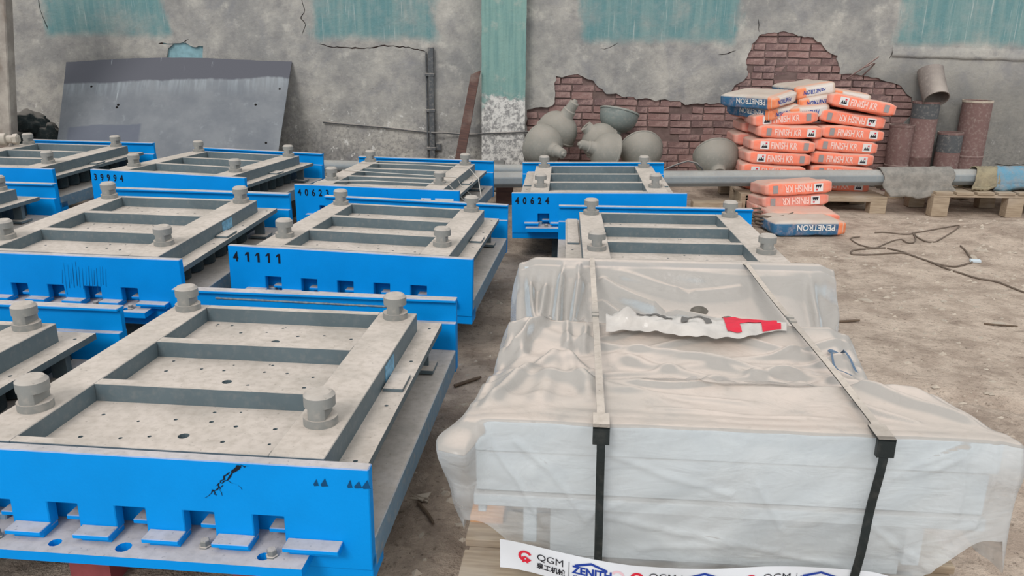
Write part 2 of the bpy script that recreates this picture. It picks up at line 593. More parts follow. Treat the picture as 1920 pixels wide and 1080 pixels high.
def inside(p, poly):
    c = False
    n = len(poly)
    j = n - 1
    for i in range(n):
        a, b = poly[i], poly[j]
        if (a[1] > p[1]) != (b[1] > p[1]) and p[0] < (b[0] - a[0]) * (p[1] - a[1]) / (b[1] - a[1]) + a[0]:
            c = not c
        j = i
    return c


def plate_holes(mb, outer, holes, z0, z1, fn=lambda x, y, z: (x, y, z), mi=0, extra=()):
    """slab between z0 and z1 (z1 is the face) with holes cut right through it"""
    vs, es, loops = [], [], []
    for lp in [outer] + list(holes):
        o = len(vs)
        vs += [Vector((p[0], p[1])) for p in lp]
        idx = list(range(o, o + len(lp)))
        es += [(idx[i], idx[(i + 1) % len(idx)]) for i in range(len(idx))]
    vs += [Vector(p) for p in extra]
    ov, oe, of, _, _, _ = delaunay_2d_cdt(vs, es, [], 0, 1e-6)
    tris = []
    for f in of:
        c = sum((ov[i] for i in f), Vector((0, 0))) / len(f)
        if inside(c, outer) and not any(inside(c, h) for h in holes):
            a, b, d = (ov[i] for i in f[:3])
            if (b - a).cross(d - a) < 0:
                f = f[::-1]
            tris.append(tuple(f))
    n = len(ov)
    cnt = {}
    for t in tris:
        for i in range(3):
            e = (t[i], t[(i + 1) % 3])
            cnt[e] = 1
    side = [e for e in cnt if (e[1], e[0]) not in cnt]
    V = [fn(p[0], p[1], z1) for p in ov] + [fn(p[0], p[1], z0) for p in ov]
    Fs = tris + [tuple(i + n for i in t[::-1]) for t in tris] + [(b, a, a + n, b + n) for a, b in side]
    mb.add(V, Fs, mi)
    return mb


def circle(cx, cy, r, n=10):
    return [(cx + r * math.cos(2 * math.pi * k / n), cy + r * math.sin(2 * math.pi * k / n)) for k in range(n)]


def text_geo(s, size, bold=0.0, sx=1.0, res=3, align='LEFT'):
    """outlines of a word as vertices and faces in the plane z = 0"""
    c = bpy.data.curves.new('t', 'FONT')
    c.body = s
    c.size = size
    c.offset = bold
    c.resolution_u = res
    c.align_x = align
    o = bpy.data.objects.new('t', c)
    COL.objects.link(o)
    bpy.context.view_layer.update()
    dg = bpy.context.evaluated_depsgraph_get()
    me = bpy.data.meshes.new_from_object(o.evaluated_get(dg))
    vs = [(v.co.x * sx, v.co.y) for v in me.vertices]
    fs = [tuple(p.vertices) for p in me.polygons]
    bpy.data.objects.remove(o)
    bpy.data.curves.remove(c)
    bpy.data.meshes.remove(me)
    return vs, fs


def put_text(mb, geo, fn, mi=0):
    return mb.add([fn(x, y) for x, y in geo[0]], geo[1], mi)


def fbm(x, y, z=0.0, s=1.0, o=4):
    return noise.fractal((x * s, y * s, z), 0.9, 2.0, o)


def sstep(a, b, x):
    t = max(0.0, min(1.0, (x - a) / (b - a)))
    return t * t * (3 - 2 * t)


def copy_tree(o, parent=None):
    c = o.copy()
    COL.objects.link(c)
    if parent is not None:
        c.parent = parent
    for ch in o.children:
        copy_tree(ch, c)
    return c


# ------------------------------------------------------------------ the setting
YW = 8.6


def floor_h(x, y):
    z = 0.012 * (fbm(x, y, 0, 1.6, 5) - 0.6)
    z = min(z, 0.0)
    z += 0.13 * math.exp(-(((x - 4.35) / 0.75) ** 2 + ((y - 6.25) / 0.42) ** 2))
    z += 0.07 * math.exp(-(((x - 4.2) / 0.7) ** 2 + ((y - 5.55) / 0.3) ** 2)) * (0.6 + 0.6 * fbm(x, y, 3, 3, 3))
    d = y - (3.24 - 0.32 * (x - 1.9)) - 0.04 * fbm(x, y, 5, 3, 3)
    z -= 0.045 * math.exp(-(d / 0.05) ** 2) * sstep(1.55, 1.85, x)
    return z


xs = [-7.5 + i * 0.055 for i in range(274)]
ys = [0.25 + i * 0.045 for i in range(188)]
mb = MB()
mb.grid([[(x, y, floor_h(x, y)) for x in xs] for y in ys])
structure(obj('floor', mb, None, M['floor'], smooth=True))


def ragged(poly, amp, step=0.035, seed=0.0):
    out = []
    n = len(poly)
    for i in range(n):
        a, b = Vector(poly[i]), Vector(poly[(i + 1) % n])
        k = max(1, int((b - a).length / step))
        nrm = Vector((-(b - a).y, (b - a).x)).normalized()
        for j in range(k):
            p = a.lerp(b, j / k)
            p += nrm * amp * (noise.noise((p.x * 9 + seed, p.y * 9, seed)) + 0.7 * noise.noise((p.x * 28, p.y * 28, seed)))
            out.append((p.x, p.y))
    return out


def wpx(pts):
    return [(at(u, v, YW).x, at(u, v, YW).z) for u, v in pts]


brick_zone = wpx([(986, 335), (988, 205), (1036, 196), (1042, 144), (1082, 141), (1112, 152), (1136, 174), (1166, 180), (1256, 189),
                  (1300, 195), (1350, 194), (1368, 168), (1400, 142), (1397, 112), (1408, 82), (1426, 63), (1472, 58), (1500, 69),
                  (1522, 71), (1546, 93), (1568, 104), (1572, 136), (1640, 145), (1682, 160), (1706, 182), (1709, 212), (1690, 232), (1668, 335)])
brick_zone = [(x, max(z, 0.03)) for x, z in brick_zone]
hole = ragged(brick_zone, 0.022, 0.03, 1.0)
hole = [(x, max(z, 0.02)) for x, z in hole]


def crack(pts, w, seed):
    p = [Vector(q) for q in wpx(pts)]
    fine = []
    for a, b in zip(p[:-1], p[1:]):
        k = max(1, int((b - a).length / 0.03))
        fine += [a.lerp(b, j / k) for j in range(k)]
    fine.append(p[-1])
    n = len(fine)
    L, Rr = [], []
    for i, q in enumerate(fine):
        t = (fine[min(i + 1, n - 1)] - fine[max(i - 1, 0)]).normalized()
        nn = Vector((-t.y, t.x))
        q = q + nn * 0.012 * noise.noise((q.x * 25, q.y * 25, seed))
        ww = w * (0.45 + 0.9 * abs(noise.noise((q.x * 11, q.y * 11, seed + 4)))) * (0.15 if i in (0, n - 1) else 1)
        L.append(tuple(q + nn * ww))
        Rr.append(tuple(q - nn * ww))
    return L + Rr[::-1]


cracks = [crack([(566, -6), (573, 18), (567, 34), (575, 46), (568, 66)], 0.007, 1),
          crack([(598, 82), (622, 88), (690, 91), (722, 86), (762, 88), (800, 97)], 0.008, 2),
          crack([(76, -6), (82, 26), (95, 56)], 0.006, 3),
          crack([(300, 81), (330, 83), (347, 80), (357, 73)], 0.009, 4),
          crack([(1345, 103), (1360, 101), (1378, 94)], 0.009, 5),
          crack([(1126, 92), (1140, 90), (1158, 80)], 0.005, 6),
          crack([(1420, 35), (1421, 60)], 0.007, 7),
          crack([(1664, 112), (1672, 92)], 0.008, 8),
          crack([(1860, 306), (1880, 309), (1925, 307)], 0.006, 9)]
patch = ragged(wpx([(316, 108), (318, 90), (330, 82), (352, 80), (366, 88), (384, 86), (383, 112)]), 0.012, 0.025, 3.0)
XL, XR, ZT = -7.5, 7.5, 4.2
outer = [(XL, 0.0), (XR, 0.0), (XR, ZT), (XL, ZT)]
mb = MB()
plate_holes(mb, outer, [hole, patch] + cracks, 0.0, 0.045, lambda x, z, d: (x, YW - d, z))
wall = structure(obj('wall_back', mb, None, M['plaster']))
mb = MB().box(XL, XR, YW - 0.010, YW + 0.25, -0.02, ZT)
obj('masonry_core', mb, wall, M['mortar'])
# the patch of older blue paint where the plaster has dropped off
mb = MB()
px = wpx([(312, 116), (312, 78), (388, 78), (388, 116)])
mb.box(px[0][0], px[2][0], YW - 0.022, YW - 0.008, px[0][1], px[1][1])
obj('old_paint', mb, wall, plain('pale_blue_paint', srgb(140, 176, 184), 0.8, 0.2, 0.3, 12, 0.3))

# bricks laid bare where the plaster has fallen
BW, BH, J = 0.225, 0.062, 0.011
brick_meshes = []
for k in range(9):
    r2 = random.Random(100 + k)
    b = MB().box(-BW / 2, BW / 2, -0.026, 0.03, -BH / 2, BH / 2)
    b.v = [(x + r2.uniform(-0.004, 0.004), y + (r2.uniform(-0.007, 0.006) if y < 0 else 0), z + r2.uniform(-0.004, 0.004)) for x, y, z in b.v]
    brick_meshes.append(b.mesh('brick', M['brick']))
xs_ = [p[0] for p in brick_zone]
zs_ = [p[1] for p in brick_zone]
row = 0
z = min(zs_) + BH / 2
while z < max(zs_):
    x = min(xs_) - (BW / 2 if row % 2 else 0)
    while x < max(xs_) + BW:
        w = BW if rng.random() > 0.22 else BW * 0.5
        cx = x + w / 2
        near = any(inside((cx + dx, z + dz), hole) for dx in (-0.09, 0, 0.09) for dz in (-0.03, 0.03))
        if near and rng.random() > 0.05:
            o = obj('brick', brick_meshes[rng.randrange(9)], wall)
            o.location = (cx, YW + rng.choice((0, 0, 0, 0.008)) + rng.uniform(-0.009, 0.008), z + rng.uniform(-0.003, 0.003))
            o.scale = (w / BW * 0.97, 1, 1)
            o.rotation_euler = (rng.uniform(-0.05, 0.05), rng.uniform(-0.015, 0.015), rng.uniform(-0.04, 0.04))
        x += w + J
    row += 1
    z += BH + J

# painted pier and the ledges under the painted panels
a, b = at(903, 300, YW - 0.2), at(983, 300, YW - 0.2)
mb = MB()
nx, nz = 8, 60
front = [[(a.x + (b.x - a.x) * i / nx + 0.006 * fbm(i, j, 2, 0.5, 3) * (i in (0, nx)), YW - 0.2 + 0.004 * fbm(i, j, 7, 0.4), ZT * j / nz) for i in range(nx + 1)] for j in range(nz + 1)]
mb.grid(front)
mb.grid([[(r_[0][0], YW - 0.03, r_[0][2]), r_[0]] for r_ in front])
mb.grid([[r_[-1], (r_[-1][0], YW - 0.03, r_[-1][2])] for r_ in front])
structure(obj('trim_1', mb, None, M['column']))
for n_, (u0, v0, u1, v1, dp) in enumerate([(1668, 106, 1990, 116, 0.016)]):
    p, q = at(u0, v0, YW), at(u1, v1, YW)
    mb = MB()
    k = 40
    rows = []
    for i in range(k + 1):
        x = p.x + (q.x - p.x) * i / k
        zz = p.z + (q.z - p.z) * i / k + 0.008 * fbm(x, 1, 3, 6, 3)
        y0 = YW - 0.045
        d = dp * (1 + 0.3 * fbm(x, 5, 2, 5, 3))
        rows.append([(x, y0 + 0.02, zz - 0.004), (x, y0 - d, zz), (x, y0 - d * 0.8, zz + 0.03), (x, y0 - d * 0.4, zz + 0.09), (x, y0 + 0.006, zz + 0.13)])
    mb.grid(rows)
    structure(obj('trim_%d' % (n_ + 2), mb, None, M['plaster'], smooth=True))

# ------------------------------------------------------------------ steel moulds
GEO = {}


def mold_proto():
    root = thing('block_mold', '', 'mold')
    rr = random.Random(3)
    # end plates
    xl, zb = 0.6, -0.216
    pts = [(-xl, 0), (xl, 0), (xl, -0.285), (0.43, -0.285), (0.43, zb)]
    for k in range(4, -1, -1):
        a0 = -0.42 + 0.18 * k
        pts += [(a0 + 0.08, zb), (a0 + 0.08, -0.145), (a0, -0.145), (a0, zb)]
    pts += [(-0.49, zb), (-0.49, -0.285), (-xl, -0.285)]
    fp = obj('end_plate', MB().prism(pts, 0.0, 0.034, lambda p, y: (p[0], y, p[1])), root, M['blue'], bevel=0.0025)
    ip = MB().box(-0.52, 0.52, 0.066, 0.082, -0.23, -0.08)
    obj('inner_plate', ip, root, M['blue'])
    for k in range(5):
        a0 = -0.42 + 0.18 * k
        obj('inner_ledge', MB().box(a0 + 0.03, a0 + 0.085, 0.022, 0.068, -0.207, -0.194), root, M['blue'], bevel=0.002)
    for k in range(6):
        a0 = -0.5 + 0.18 * k
        w = 0.095 if k not in (0, 5) else 0.1
        if k == 5:
            w = 0.14
        mb_ = MB().box(a0 - 0.012, a0 + w - 0.012, -0.045, 0.0, -0.215, -0.203)
        mb_.box(a0, a0 + w - 0.015, -0.03, 0.03, -0.230, -0.215)
        obj('ledge', mb_, root, M['blue'], bevel=0.0015)
    bp_ = MB()
    holes = [circle(-0.38 + 0.18 * k + 0.0, -0.045, 0.016 if k != 2 else 0.02, 10) for k in (1, 2, 4)]
    plate_holes(bp_, [(-0.5, -0.085), (0.45, -0.085), (0.45, 0.1), (-0.5, 0.1)], holes, -0.256, -0.230)
    obj('base_plate', bp_, root, M['blue'])
    for k in (0, 3, 4):
        cx = -0.36 + 0.18 * k
        mb_ = MB().lathe([(0.016, -0.230), (0.016, -0.226), (0.0125, -0.225), (0.0125, -0.212), (0.011, -0.210)], 6,
                         Matrix.Translation((cx, -0.04 + 0.02 * (k % 2), 0)))
        obj('bolt', mb_, root, M['bolt'])
    obj('sill_beam', MB().box(-0.6, 0.6, 0.005, 0.11, -0.325, -0.258), root, M['blue'], bevel=0.002)
    # rear end plate with its overhanging flange and thicker foot
    rp = obj('end_plate', MB().box(-xl, xl, 1.372, 1.395, -0.1, -0.01), root, M['blue'])
    obj('top_flange', MB().box(-xl, xl, 1.352, 1.402, -0.012, 0.0), rp, M['blue'], bevel=0.002)
    obj('thick_foot', MB().box(-xl, xl, 1.345, 1.40, -0.31, -0.098), rp, M['blue'], bevel=0.002)
    # raised frame
    for x0, x1 in ((-0.476, -0.345), (0.335, 0.478)):
        obj('frame_rail', MB().box(x0, x1, 0.042, 1.172, -0.075, 0.0), root, M['steel'], bevel=0.002)
    for y0, y1 in ((0.042, 0.072), (0.405, 0.445), (0.765, 0.808), (1.138, 1.172)):
        obj('crossbar', MB().box(-0.345, 0.335, y0, y1, -0.075, 0.0), root, M['steel'], bevel=0.0015)
    for y0, y1 in ((0.072, 0.405), (0.445, 0.765), (0.808, 1.138)):
        hs = []
        cy = (y0 + y1) / 2
        for gx in (-0.2, 0.0, 0.2):
            for dx, dy in ((-0.055, -0.05), (0.055, -0.055), (-0.06, 0.06), (0.05, 0.055)):
                if rr.random() < 0.85:
                    hs.append(circle(gx + dx + rr.uniform(-.02, .02), cy + dy + rr.uniform(-.02, .02), rr.choice((0.005, 0.006, 0.007)), 7))
        hs.append(circle(rr.uniform(-.02, .03), cy - 0.02, 0.016, 10))
        for k in range(5):
            q = (rr.uniform(-0.31, 0.3), cy + rr.choice((-1, 1)) * rr.uniform(0.115, 0.14))
            hs.append(circle(q[0], q[1], rr.choice((0.004, 0.006)), 6))
        mb_ = MB()
        plate_holes(mb_, [(-0.345, y0), (0.335, y0), (0.335, y1), (-0.345, y1)], hs, -0.075, -0.056)
        pp = obj('pocket_plate', mb_, root, M['steel'])
        obj('dark_backing', MB().box(-0.345, 0.335, y0, y1, -0.084, -0.078), pp, M['hole'])  # dark-coloured sheet added so the holes above look black inside
    # locking posts: a flange, a neck slotted from both sides, a chamfered head
    pm = MB()

    def disc(r, hw, n=28):
        return [(max(-hw, min(hw, r * math.cos(2 * math.pi * k / n))), r * math.sin(2 * math.pi * k / n)) for k in range(n)]
    for (r, hw, z0, z1) in ((0.0465, 1, -0.002, 0.023), (0.0425, 0.0235, 0.023, 0.054), (0.0425, 1, 0.054, 0.083)):
        pm.prism(disc(r, hw), z0, z1)
    n = 28
    c0 = [(0.0425 * math.cos(2 * math.pi * k / n), 0.0425 * math.sin(2 * math.pi * k / n), 0.083) for k in range(n)]
    c1 = [(x * 0.78, y * 0.78, 0.093) for x, y, _ in c0]
    pm.add(c0 + c1, [(k, (k + 1) % n, n + (k + 1) % n, n + k) for k in range(n)] + [tuple(range(n, 2 * n))])
    pmesh = pm.mesh('locking_post', M['post'], True)
    pmesh.set_sharp_from_angle(angle=R(35))
    for x in (-0.407, 0.407):
        for y in (0.233, 1.116):
            o = obj('locking_post', pmesh, root)
            o.location = (x, y, 0)
    # shoulders, pads
    for sx in (-1, 1):
        mb_ = MB()
        hs = [circle(sx * 0.52, yy, 0.007, 7) for yy in (0.16, 0.5, 0.86, 1.2)]
        xa, xb = sorted((sx * 0.40, sx * 0.557))
        plate_holes(mb_, [(xa, 0.04), (xb, 0.04), (xb, 1.27), (xa, 1.27)], hs, -0.094, -0.07)
        obj('shoulder_plate', mb_, root, M['steel'])
        ya = 0.6 if sx > 0 else 0.62
        xa, xb = sorted((sx * 0.484, sx * 0.548))
        obj('pad_plate', MB().box(xa, xb, ya, ya + 0.12 if sx > 0 else 1.25, -0.07, -0.058), root, M['steel'], bevel=0.001)
    # mould box under the shoulders
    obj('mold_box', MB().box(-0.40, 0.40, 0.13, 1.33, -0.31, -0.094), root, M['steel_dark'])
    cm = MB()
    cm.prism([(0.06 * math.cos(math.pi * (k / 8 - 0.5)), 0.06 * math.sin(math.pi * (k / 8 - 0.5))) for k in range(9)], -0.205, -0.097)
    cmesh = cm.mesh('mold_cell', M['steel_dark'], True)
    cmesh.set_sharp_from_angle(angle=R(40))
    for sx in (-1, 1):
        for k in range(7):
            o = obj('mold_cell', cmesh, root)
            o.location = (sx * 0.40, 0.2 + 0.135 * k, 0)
            if sx < 0:
                o.rotation_euler = (0, 0, math.pi)
        mb_ = MB().box(sx * 0.5 - 0.012, sx * 0.5 + 0.012, 1.12, 1.17, -0.2, -0.094)
        mb_.box(sx * 0.5 - 0.03, sx * 0.5 + 0.03, 1.118, 1.126, -0.2, -0.094)
        xa, xb = sorted((sx * 0.46, sx * 0.556))
        mb_.box(xa, xb, 1.07, 1.17, -0.206, -0.192)
        obj('bracket', mb_, root, M['steel'])
        xa, xb = sorted((sx * 0.39, sx * 0.6))
        mb_ = MB().box(xa, xb, 0.036, 1.345, -0.3, -0.212)
        o = obj('side_channel', mb_, root, M['blue_side'], bevel=0.003)
    return root


proto = mold_proto()
MOLDS = [
    # x, y, z(top), yaw, tilt, lean, number, label
    ('n9', -0.9388, 1.7083, -0.9907, -4.7784, -0.9076, -0.0897, 'steel mold nearest the camera at left, black scratch on its blue end plate'),
    ('41111', -0.7804, 3.5886, -0.973, -6.4327, -0.7658, -0.933, 'steel mold stencilled 41111 on its blue end plate'),
    ('drip', -2.1063, 3.4574, -0.9675, -5.2658, 1.9706, -0.208, 'steel mold with dark drip stains down its unnumbered blue end plate'),
    ('39994', -2.4742, 5.5427, -0.938, -9.592, -0.6091, -0.7426, 'steel mold stencilled 39994 standing in front of the leaning grey sheet'),
    ('40623', -0.9663, 5.4277, -1.0011, -8.5266, 0.385, -0.0315, 'steel mold stencilled 40623 with white wire loops over its frame'),
    ('40624', 0.5888, 5.3112, -1.0009, -3.7044, 0.3351, 1.1516, 'steel mold stencilled 40624 below the heap of lamp shades'),
    ('', 0.803, 3.4389, -0.9685, -3.5524, -0.8707, 0.352, 'dusty open steel mold directly behind the plastic-wrapped package'),
    ('', -3.981, 5.7781, -0.9427, -6.0234, 0.9062, -0.0985, 'steel mold at far left with a pale ridged coupling lying on it'),
    ('', -3.824, 3.9014, -0.97, -6.0, 0.5, 0.0, 'steel mold cut by the left edge, behind the mold with drip stains'),
    ('', -2.234, 1.5373, -0.99, -5.0, -0.6, 0.0, 'steel mold cut by the left edge, beside the nearest mold'),
]
stroke_seed = 11


def stencil(s, size):
    if s == '1':                                      # bar with a slanted flag, as a stencil cuts it
        return [(0.018, 0.0), (0.029, 0.0), (0.029, 0.048), (0.018, 0.048), (0.008, 0.036), (0.008, 0.029), (0.018, 0.036)], [(0, 1, 2, 3), (3, 4, 5, 6)]
    return text_geo(s, size, 0.0021, 0.78, 3)


mold_roots = []
for i, (num, x, y, z, yaw, tl, ln, lab) in enumerate(MOLDS):
    r_ = proto if i == 0 else copy_tree(proto)
    A = Matrix.Rotation(R(yaw), 4, 'Z') @ Matrix.Rotation(-R(ln), 4, 'Y') @ Matrix.Rotation(R(tl), 4, 'X')
    r_.matrix_world = Matrix.Translation((x, y, z + H)) @ A
    mold_roots.append((r_, Matrix.Translation((x, y, z + H)) @ A))
    r_['label'] = lab
    r_['category'] = 'mold'
    r_['group'] = 'steel block molds on the floor'
for i, ((r_, W), row_) in enumerate(zip(mold_roots, MOLDS)):
    num = row_[0]
    plate = [c for c in r_.children if c.name.startswith('end_plate')]
    plate = min(plate, key=lambda c: sum(v[1] for v in c.bound_box))
    # feet down to the ground
    Wi = W.inverted()
    for fx, fy in ((-0.26, 0.2), (0.22, 0.2), (-0.3, 1.24), (0.3, 1.24)):
        top = W @ Vector((fx, fy, -0.3))
        hgt = top.z + 0.012
        mb = MB()
        up = Wi.to_3x3() @ Vector((0, 0, 1))
        vs = []
        for zz in (0, 1):
            for dy in (-0.06, 0.06):
                for dx in (-0.06, 0.06):
                    vs.append(Vector((fx + dx, fy + dy, -0.305)) - up * (hgt * (1 - zz)))
        mb.add(vs, [(0, 2, 3, 1), (4, 5, 7, 6), (0, 1, 5, 4), (2, 6, 7, 3), (0, 4, 6, 2), (1, 3, 7, 5)])
        obj('foot', mb, r_, M['steel_dark'] if i else M['pink'])
    if num[:1] in '34' and num:
        for k, ch in enumerate(num):
            mb = MB()
            put_text(mb, stencil(ch, 0.066), lambda a_, b_, k=k: (-0.575 + 0.052 * k + a_, -0.0012, -0.076 + b_))
            obj('stencil_number', mb, plate, M['black'])
    if num == 'n9':
        mb = MB()
        put_text(mb, stencil('9', 0.07), lambda a_, b_: (-0.378 + a_, -0.0012, -0.085 + b_))
        obj('stencil_number', mb, plate, M['black'])
        # scraped paint: a branching scratch
        mb = MB()
        rs = random.Random(5)
        for (p, q, w) in (((0.278, -0.008), (0.232, -0.062), 0.0045), ((0.232, -0.062), (0.185, -0.102), 0.0025), ((0.243, -0.05), (0.29, -0.075), 0.0016),
                          ((0.25, -0.03), (0.215, -0.066), 0.002), ((0.222, -0.062), (0.226, -0.092), 0.002), ((0.205, -0.08), (0.212, -0.098), 0.002), ((0.27, -0.006), (0.3, -0.009), 0.003)):
            k = 7
            L_, R_ = [], []
            for j in range(k + 1):
                t = j / k
                cx = p[0] + (q[0] - p[0]) * t + rs.uniform(-1, 1) * 0.003
                cz = p[1] + (q[1] - p[1]) * t + rs.uniform(-1, 1) * 0.003
                ww = w * rs.uniform(0.4, 1.6) * (1 - 0.7 * t)
                L_.append((cx - ww, -0.0015, cz))
                R_.append((cx + ww, -0.0015, cz - ww * 0.4))
            mb.grid([L_, R_])
        obj('scratch', mb, plate, M['black'])
        for k in (0, 1, 4, 5, 6):
            mb = MB()
            cx = 0.47 + 0.021 * k
            w_ = rs.uniform(0.004, 0.010)
            hh_ = rs.uniform(0.008, 0.026)
            mb.add([(cx - w_, -0.0013, -0.052), (cx + w_, -0.0013, -0.05), (cx + w_ * 0.7, -0.0013, -0.047), (cx + w_ * 0.1, -0.0013, -0.052 + hh_), (cx - w_ * 0.5, -0.0013, -0.048 + hh_ * 0.5), (cx - w_ * 1.3, -0.0013, -0.047)], [(0, 1, 2, 3, 4, 5)])
            obj('scuff', mb, plate, M['scuff'])
        # weld bead along the rear flange
        mb = MB()
        pts, rad = [], []
        for k in range(60):
            xx = -0.42 + 0.0125 * k
            pts.append((xx, 1.371, -0.036 - 0.008 * k / 60))
            rad.append(0.0045 + 0.002 * noise.noise((k * 0.7, 0, 0)))
        rear = max([c for c in r_.children if c.name.startswith('end_plate')], key=lambda c: sum(v[1] for v in c.bound_box))
        mb.tube(pts, rad, 6)
        obj('weld_bead', mb, rear, M['weld'], smooth=True)
    if num == 'drip':
        mb = MB()
        rs = random.Random(8)
        for k in range(16):
            cx = 0.02 + 0.014 * k + rs.uniform(-.004, .004)
            top_, bot = -0.02 - rs.random() * 0.05, -0.13 - rs.random() * 0.06
            w_ = rs.uniform(0.0004, 0.001)
            mb.add([(cx + 0.012, -0.0013, top_), (cx + 0.012 + w_, -0.0013, top_), (cx + w_ * 2, -0.0013, bot), (cx - w_, -0.0013, bot)], [(0, 3, 2, 1)])
        obj('drip_stain', mb, plate, M['scuff'])
    if num == '40623':
        for k, pts in enumerate([
                [(-0.56, 0.09, -0.05), (-0.47, 0.12, 0.006), (-0.1, 0.22, 0.006), (0.36, 0.2, 0.006), (0.47, 0.22, 0.006), (0.62, 0.35, -0.2)],
                [(-0.47, 0.62, 0.006), (0, 0.55, 0.005), (0.47, 0.5, 0.006), (0.50, 0.52, -0.06), (0.6, 0.62, -0.19)],
                [(-0.47, 0.98, 0.006), (0.1, 1.0, 0.005), (0.47, 0.95, 0.006), (0.57, 0.85, -0.066), (0.62, 0.7, -0.18)]]):
            obj('tie_wire', MB().tube(pts, 0.0035, 5), r_, M['wire'])
    if num == '40623':
        mb = MB().box(0.33, 0.40, -0.002, 0.0, -0.085, -0.06)
        st = obj('sticker', mb, plate, M['sticker'])
        mb = MB().add([(0.335, -0.003, -0.08), (0.352, -0.003, -0.08), (0.344, -0.003, -0.063)], [(0, 1, 2)])
        obj('warning_triangle', mb, plate, M['red'])
        mb = MB().box(0.43, 0.56, -0.002, 0.0, -0.09, -0.058)
        obj('sticker', mb, plate, M['sticker'])
    if num in ('n9', 'drip'):
        mb = MB()
        y0 = 0.66 if num == 'n9' else 0.7
        mb.box(0.478, 0.4795, y0, y0 + 0.12, -0.066, -0.012)
        obj('sticker', mb, r_, plain('blue_white_sticker', srgb(120, 176, 208), 0.5, 0.3, 0.4, 60, 0))

# coupling lying on the far-left mold
W = mold_roots[7][1]
p = W @ Vector((-0.52, 0.93, 0.062))
t = thing('pipe_coupling', 'pale ridged coupling lying on the far-left mold frame', 'coupling', p, R(8))
mb = MB().lathe([(0.03, -0.26), (0.05, -0.255), (0.05, -0.2), (0.036, -0.195), (0.036, -0.15), (0.05, -0.14), (0.052, -0.06), (0.042, -0.05), (0.042, -0.01),
                 (0.052, 0.0), (0.052, 0.05), (0.034, 0.055), (0.034, 0.1)], 18, Matrix.Rotation(R(90), 4, 'Y'))
obj('body', mb, t, M['coupling'], smooth=True, angle=40)
mb = MB().lathe([(0.02, 0.1), (0.045, 0.105), (0.048, 0.14), (0.03, 0.15)], 6, Matrix.Rotation(R(90), 4, 'Y'))
obj('end_nut', mb, t, M['coupling'])

# ------------------------------------------------------------------ wrapped package
PK = Matrix.Translation((0.511, 1.6101, -0.8446 + H)) @ Matrix.Rotation(R(-5.348), 4, 'Z') @ Matrix.Rotation(-R(0.7497), 4, 'Y') @ Matrix.Rotation(R(-0.2819), 4, 'X')
pk = thing('wrapped_package', 'grey-white steel mold wrapped in dusty clear plastic and strapped to a pallet', 'package')
pk.matrix_world = PK


def xr_(y):
    return 0.622 + (0.452 - 0.622) * sstep(0.02, 0.42, y) * (0.6 + 0.4 * sstep(0.02, 0.42, y)) + 0.165 * sstep(0.95, 1.3, y)


def xl_(y):
    return -0.617 + 0.03 * sstep(0.05, 0.42, y) + 0.015 * sstep(0.5, 0.7, y) - 0.03 * sstep(0.9, 1.3, y)


def ridge(v):
    return 1 - abs(2 * v - 1)


TOPCREASE = [(Vector(a_), Vector(b_), w_, h_) for a_, b_, w_, h_ in (
    ((-0.41, 0.50), (-0.60, 0.06), 0.022, 0.022), ((-0.41, 0.50), (-0.46, 0.05), 0.03, 0.016), ((-0.40, 0.50), (-0.32, 0.12), 0.022, 0.018), ((-0.40, 0.48), (-0.29, 0.30), 0.018, 0.015),
    ((-0.47, 0.70), (-0.57, 0.50), 0.018, 0.03), ((-0.40, 0.70), (-0.395, 0.53), 0.012, 0.016), ((-0.34, 0.69), (-0.345, 0.52), 0.012, 0.014), ((-0.52, 0.66), (-0.53, 0.46), 0.016, 0.02),
    ((-0.31, 1.30), (-0.05, 1.13), 0.030, 0.040), ((-0.05, 1.13), (0.30, 1.10), 0.030, 0.034), ((-0.31, 1.20), (-0.06, 0.98), 0.026, 0.040), ((-0.06, 0.98), (0.22, 0.90), 0.03, 0.035),
    ((-0.30, 1.05), (-0.10, 0.86), 0.024, 0.035), ((-0.1, 0.86), (0.1, 0.80), 0.02, 0.02), ((-0.25, 1.33), (0.05, 1.26), 0.018, 0.025), ((0.05, 1.26), (0.28, 1.28), 0.02, 0.02),
    ((-0.44, 1.33), (-0.45, 0.92), 0.018, 0.05), ((-0.50, 1.33), (-0.53, 0.90), 0.020, 0.04), ((-0.57, 1.34), (-0.50, 0.85), 0.016, 0.05), ((-0.36, 1.3), (-0.40, 0.95), 0.014, 0.03),
    ((0.30, 1.32), (0.44, 1.0), 0.022, 0.03), ((0.52, 1.35), (0.50, 0.9), 0.018, 0.04), ((-0.25, 0.52), (0.05, 0.36), 0.020, 0.016), ((0.0, 0.50), (0.28, 0.33), 0.018, 0.014), ((0.1, 0.42), (0.32, 0.45), 0.016, 0.012),
    ((0.33, 0.28), (0.58, 0.06), 0.020, 0.020), ((0.30, 0.18), (0.45, 0.05), 0.014, 0.012), ((-0.28, 0.19), (0.1, 0.16), 0.012, 0.008), ((-0.2, 0.10), (0.25, 0.08), 0.010, 0.008))]


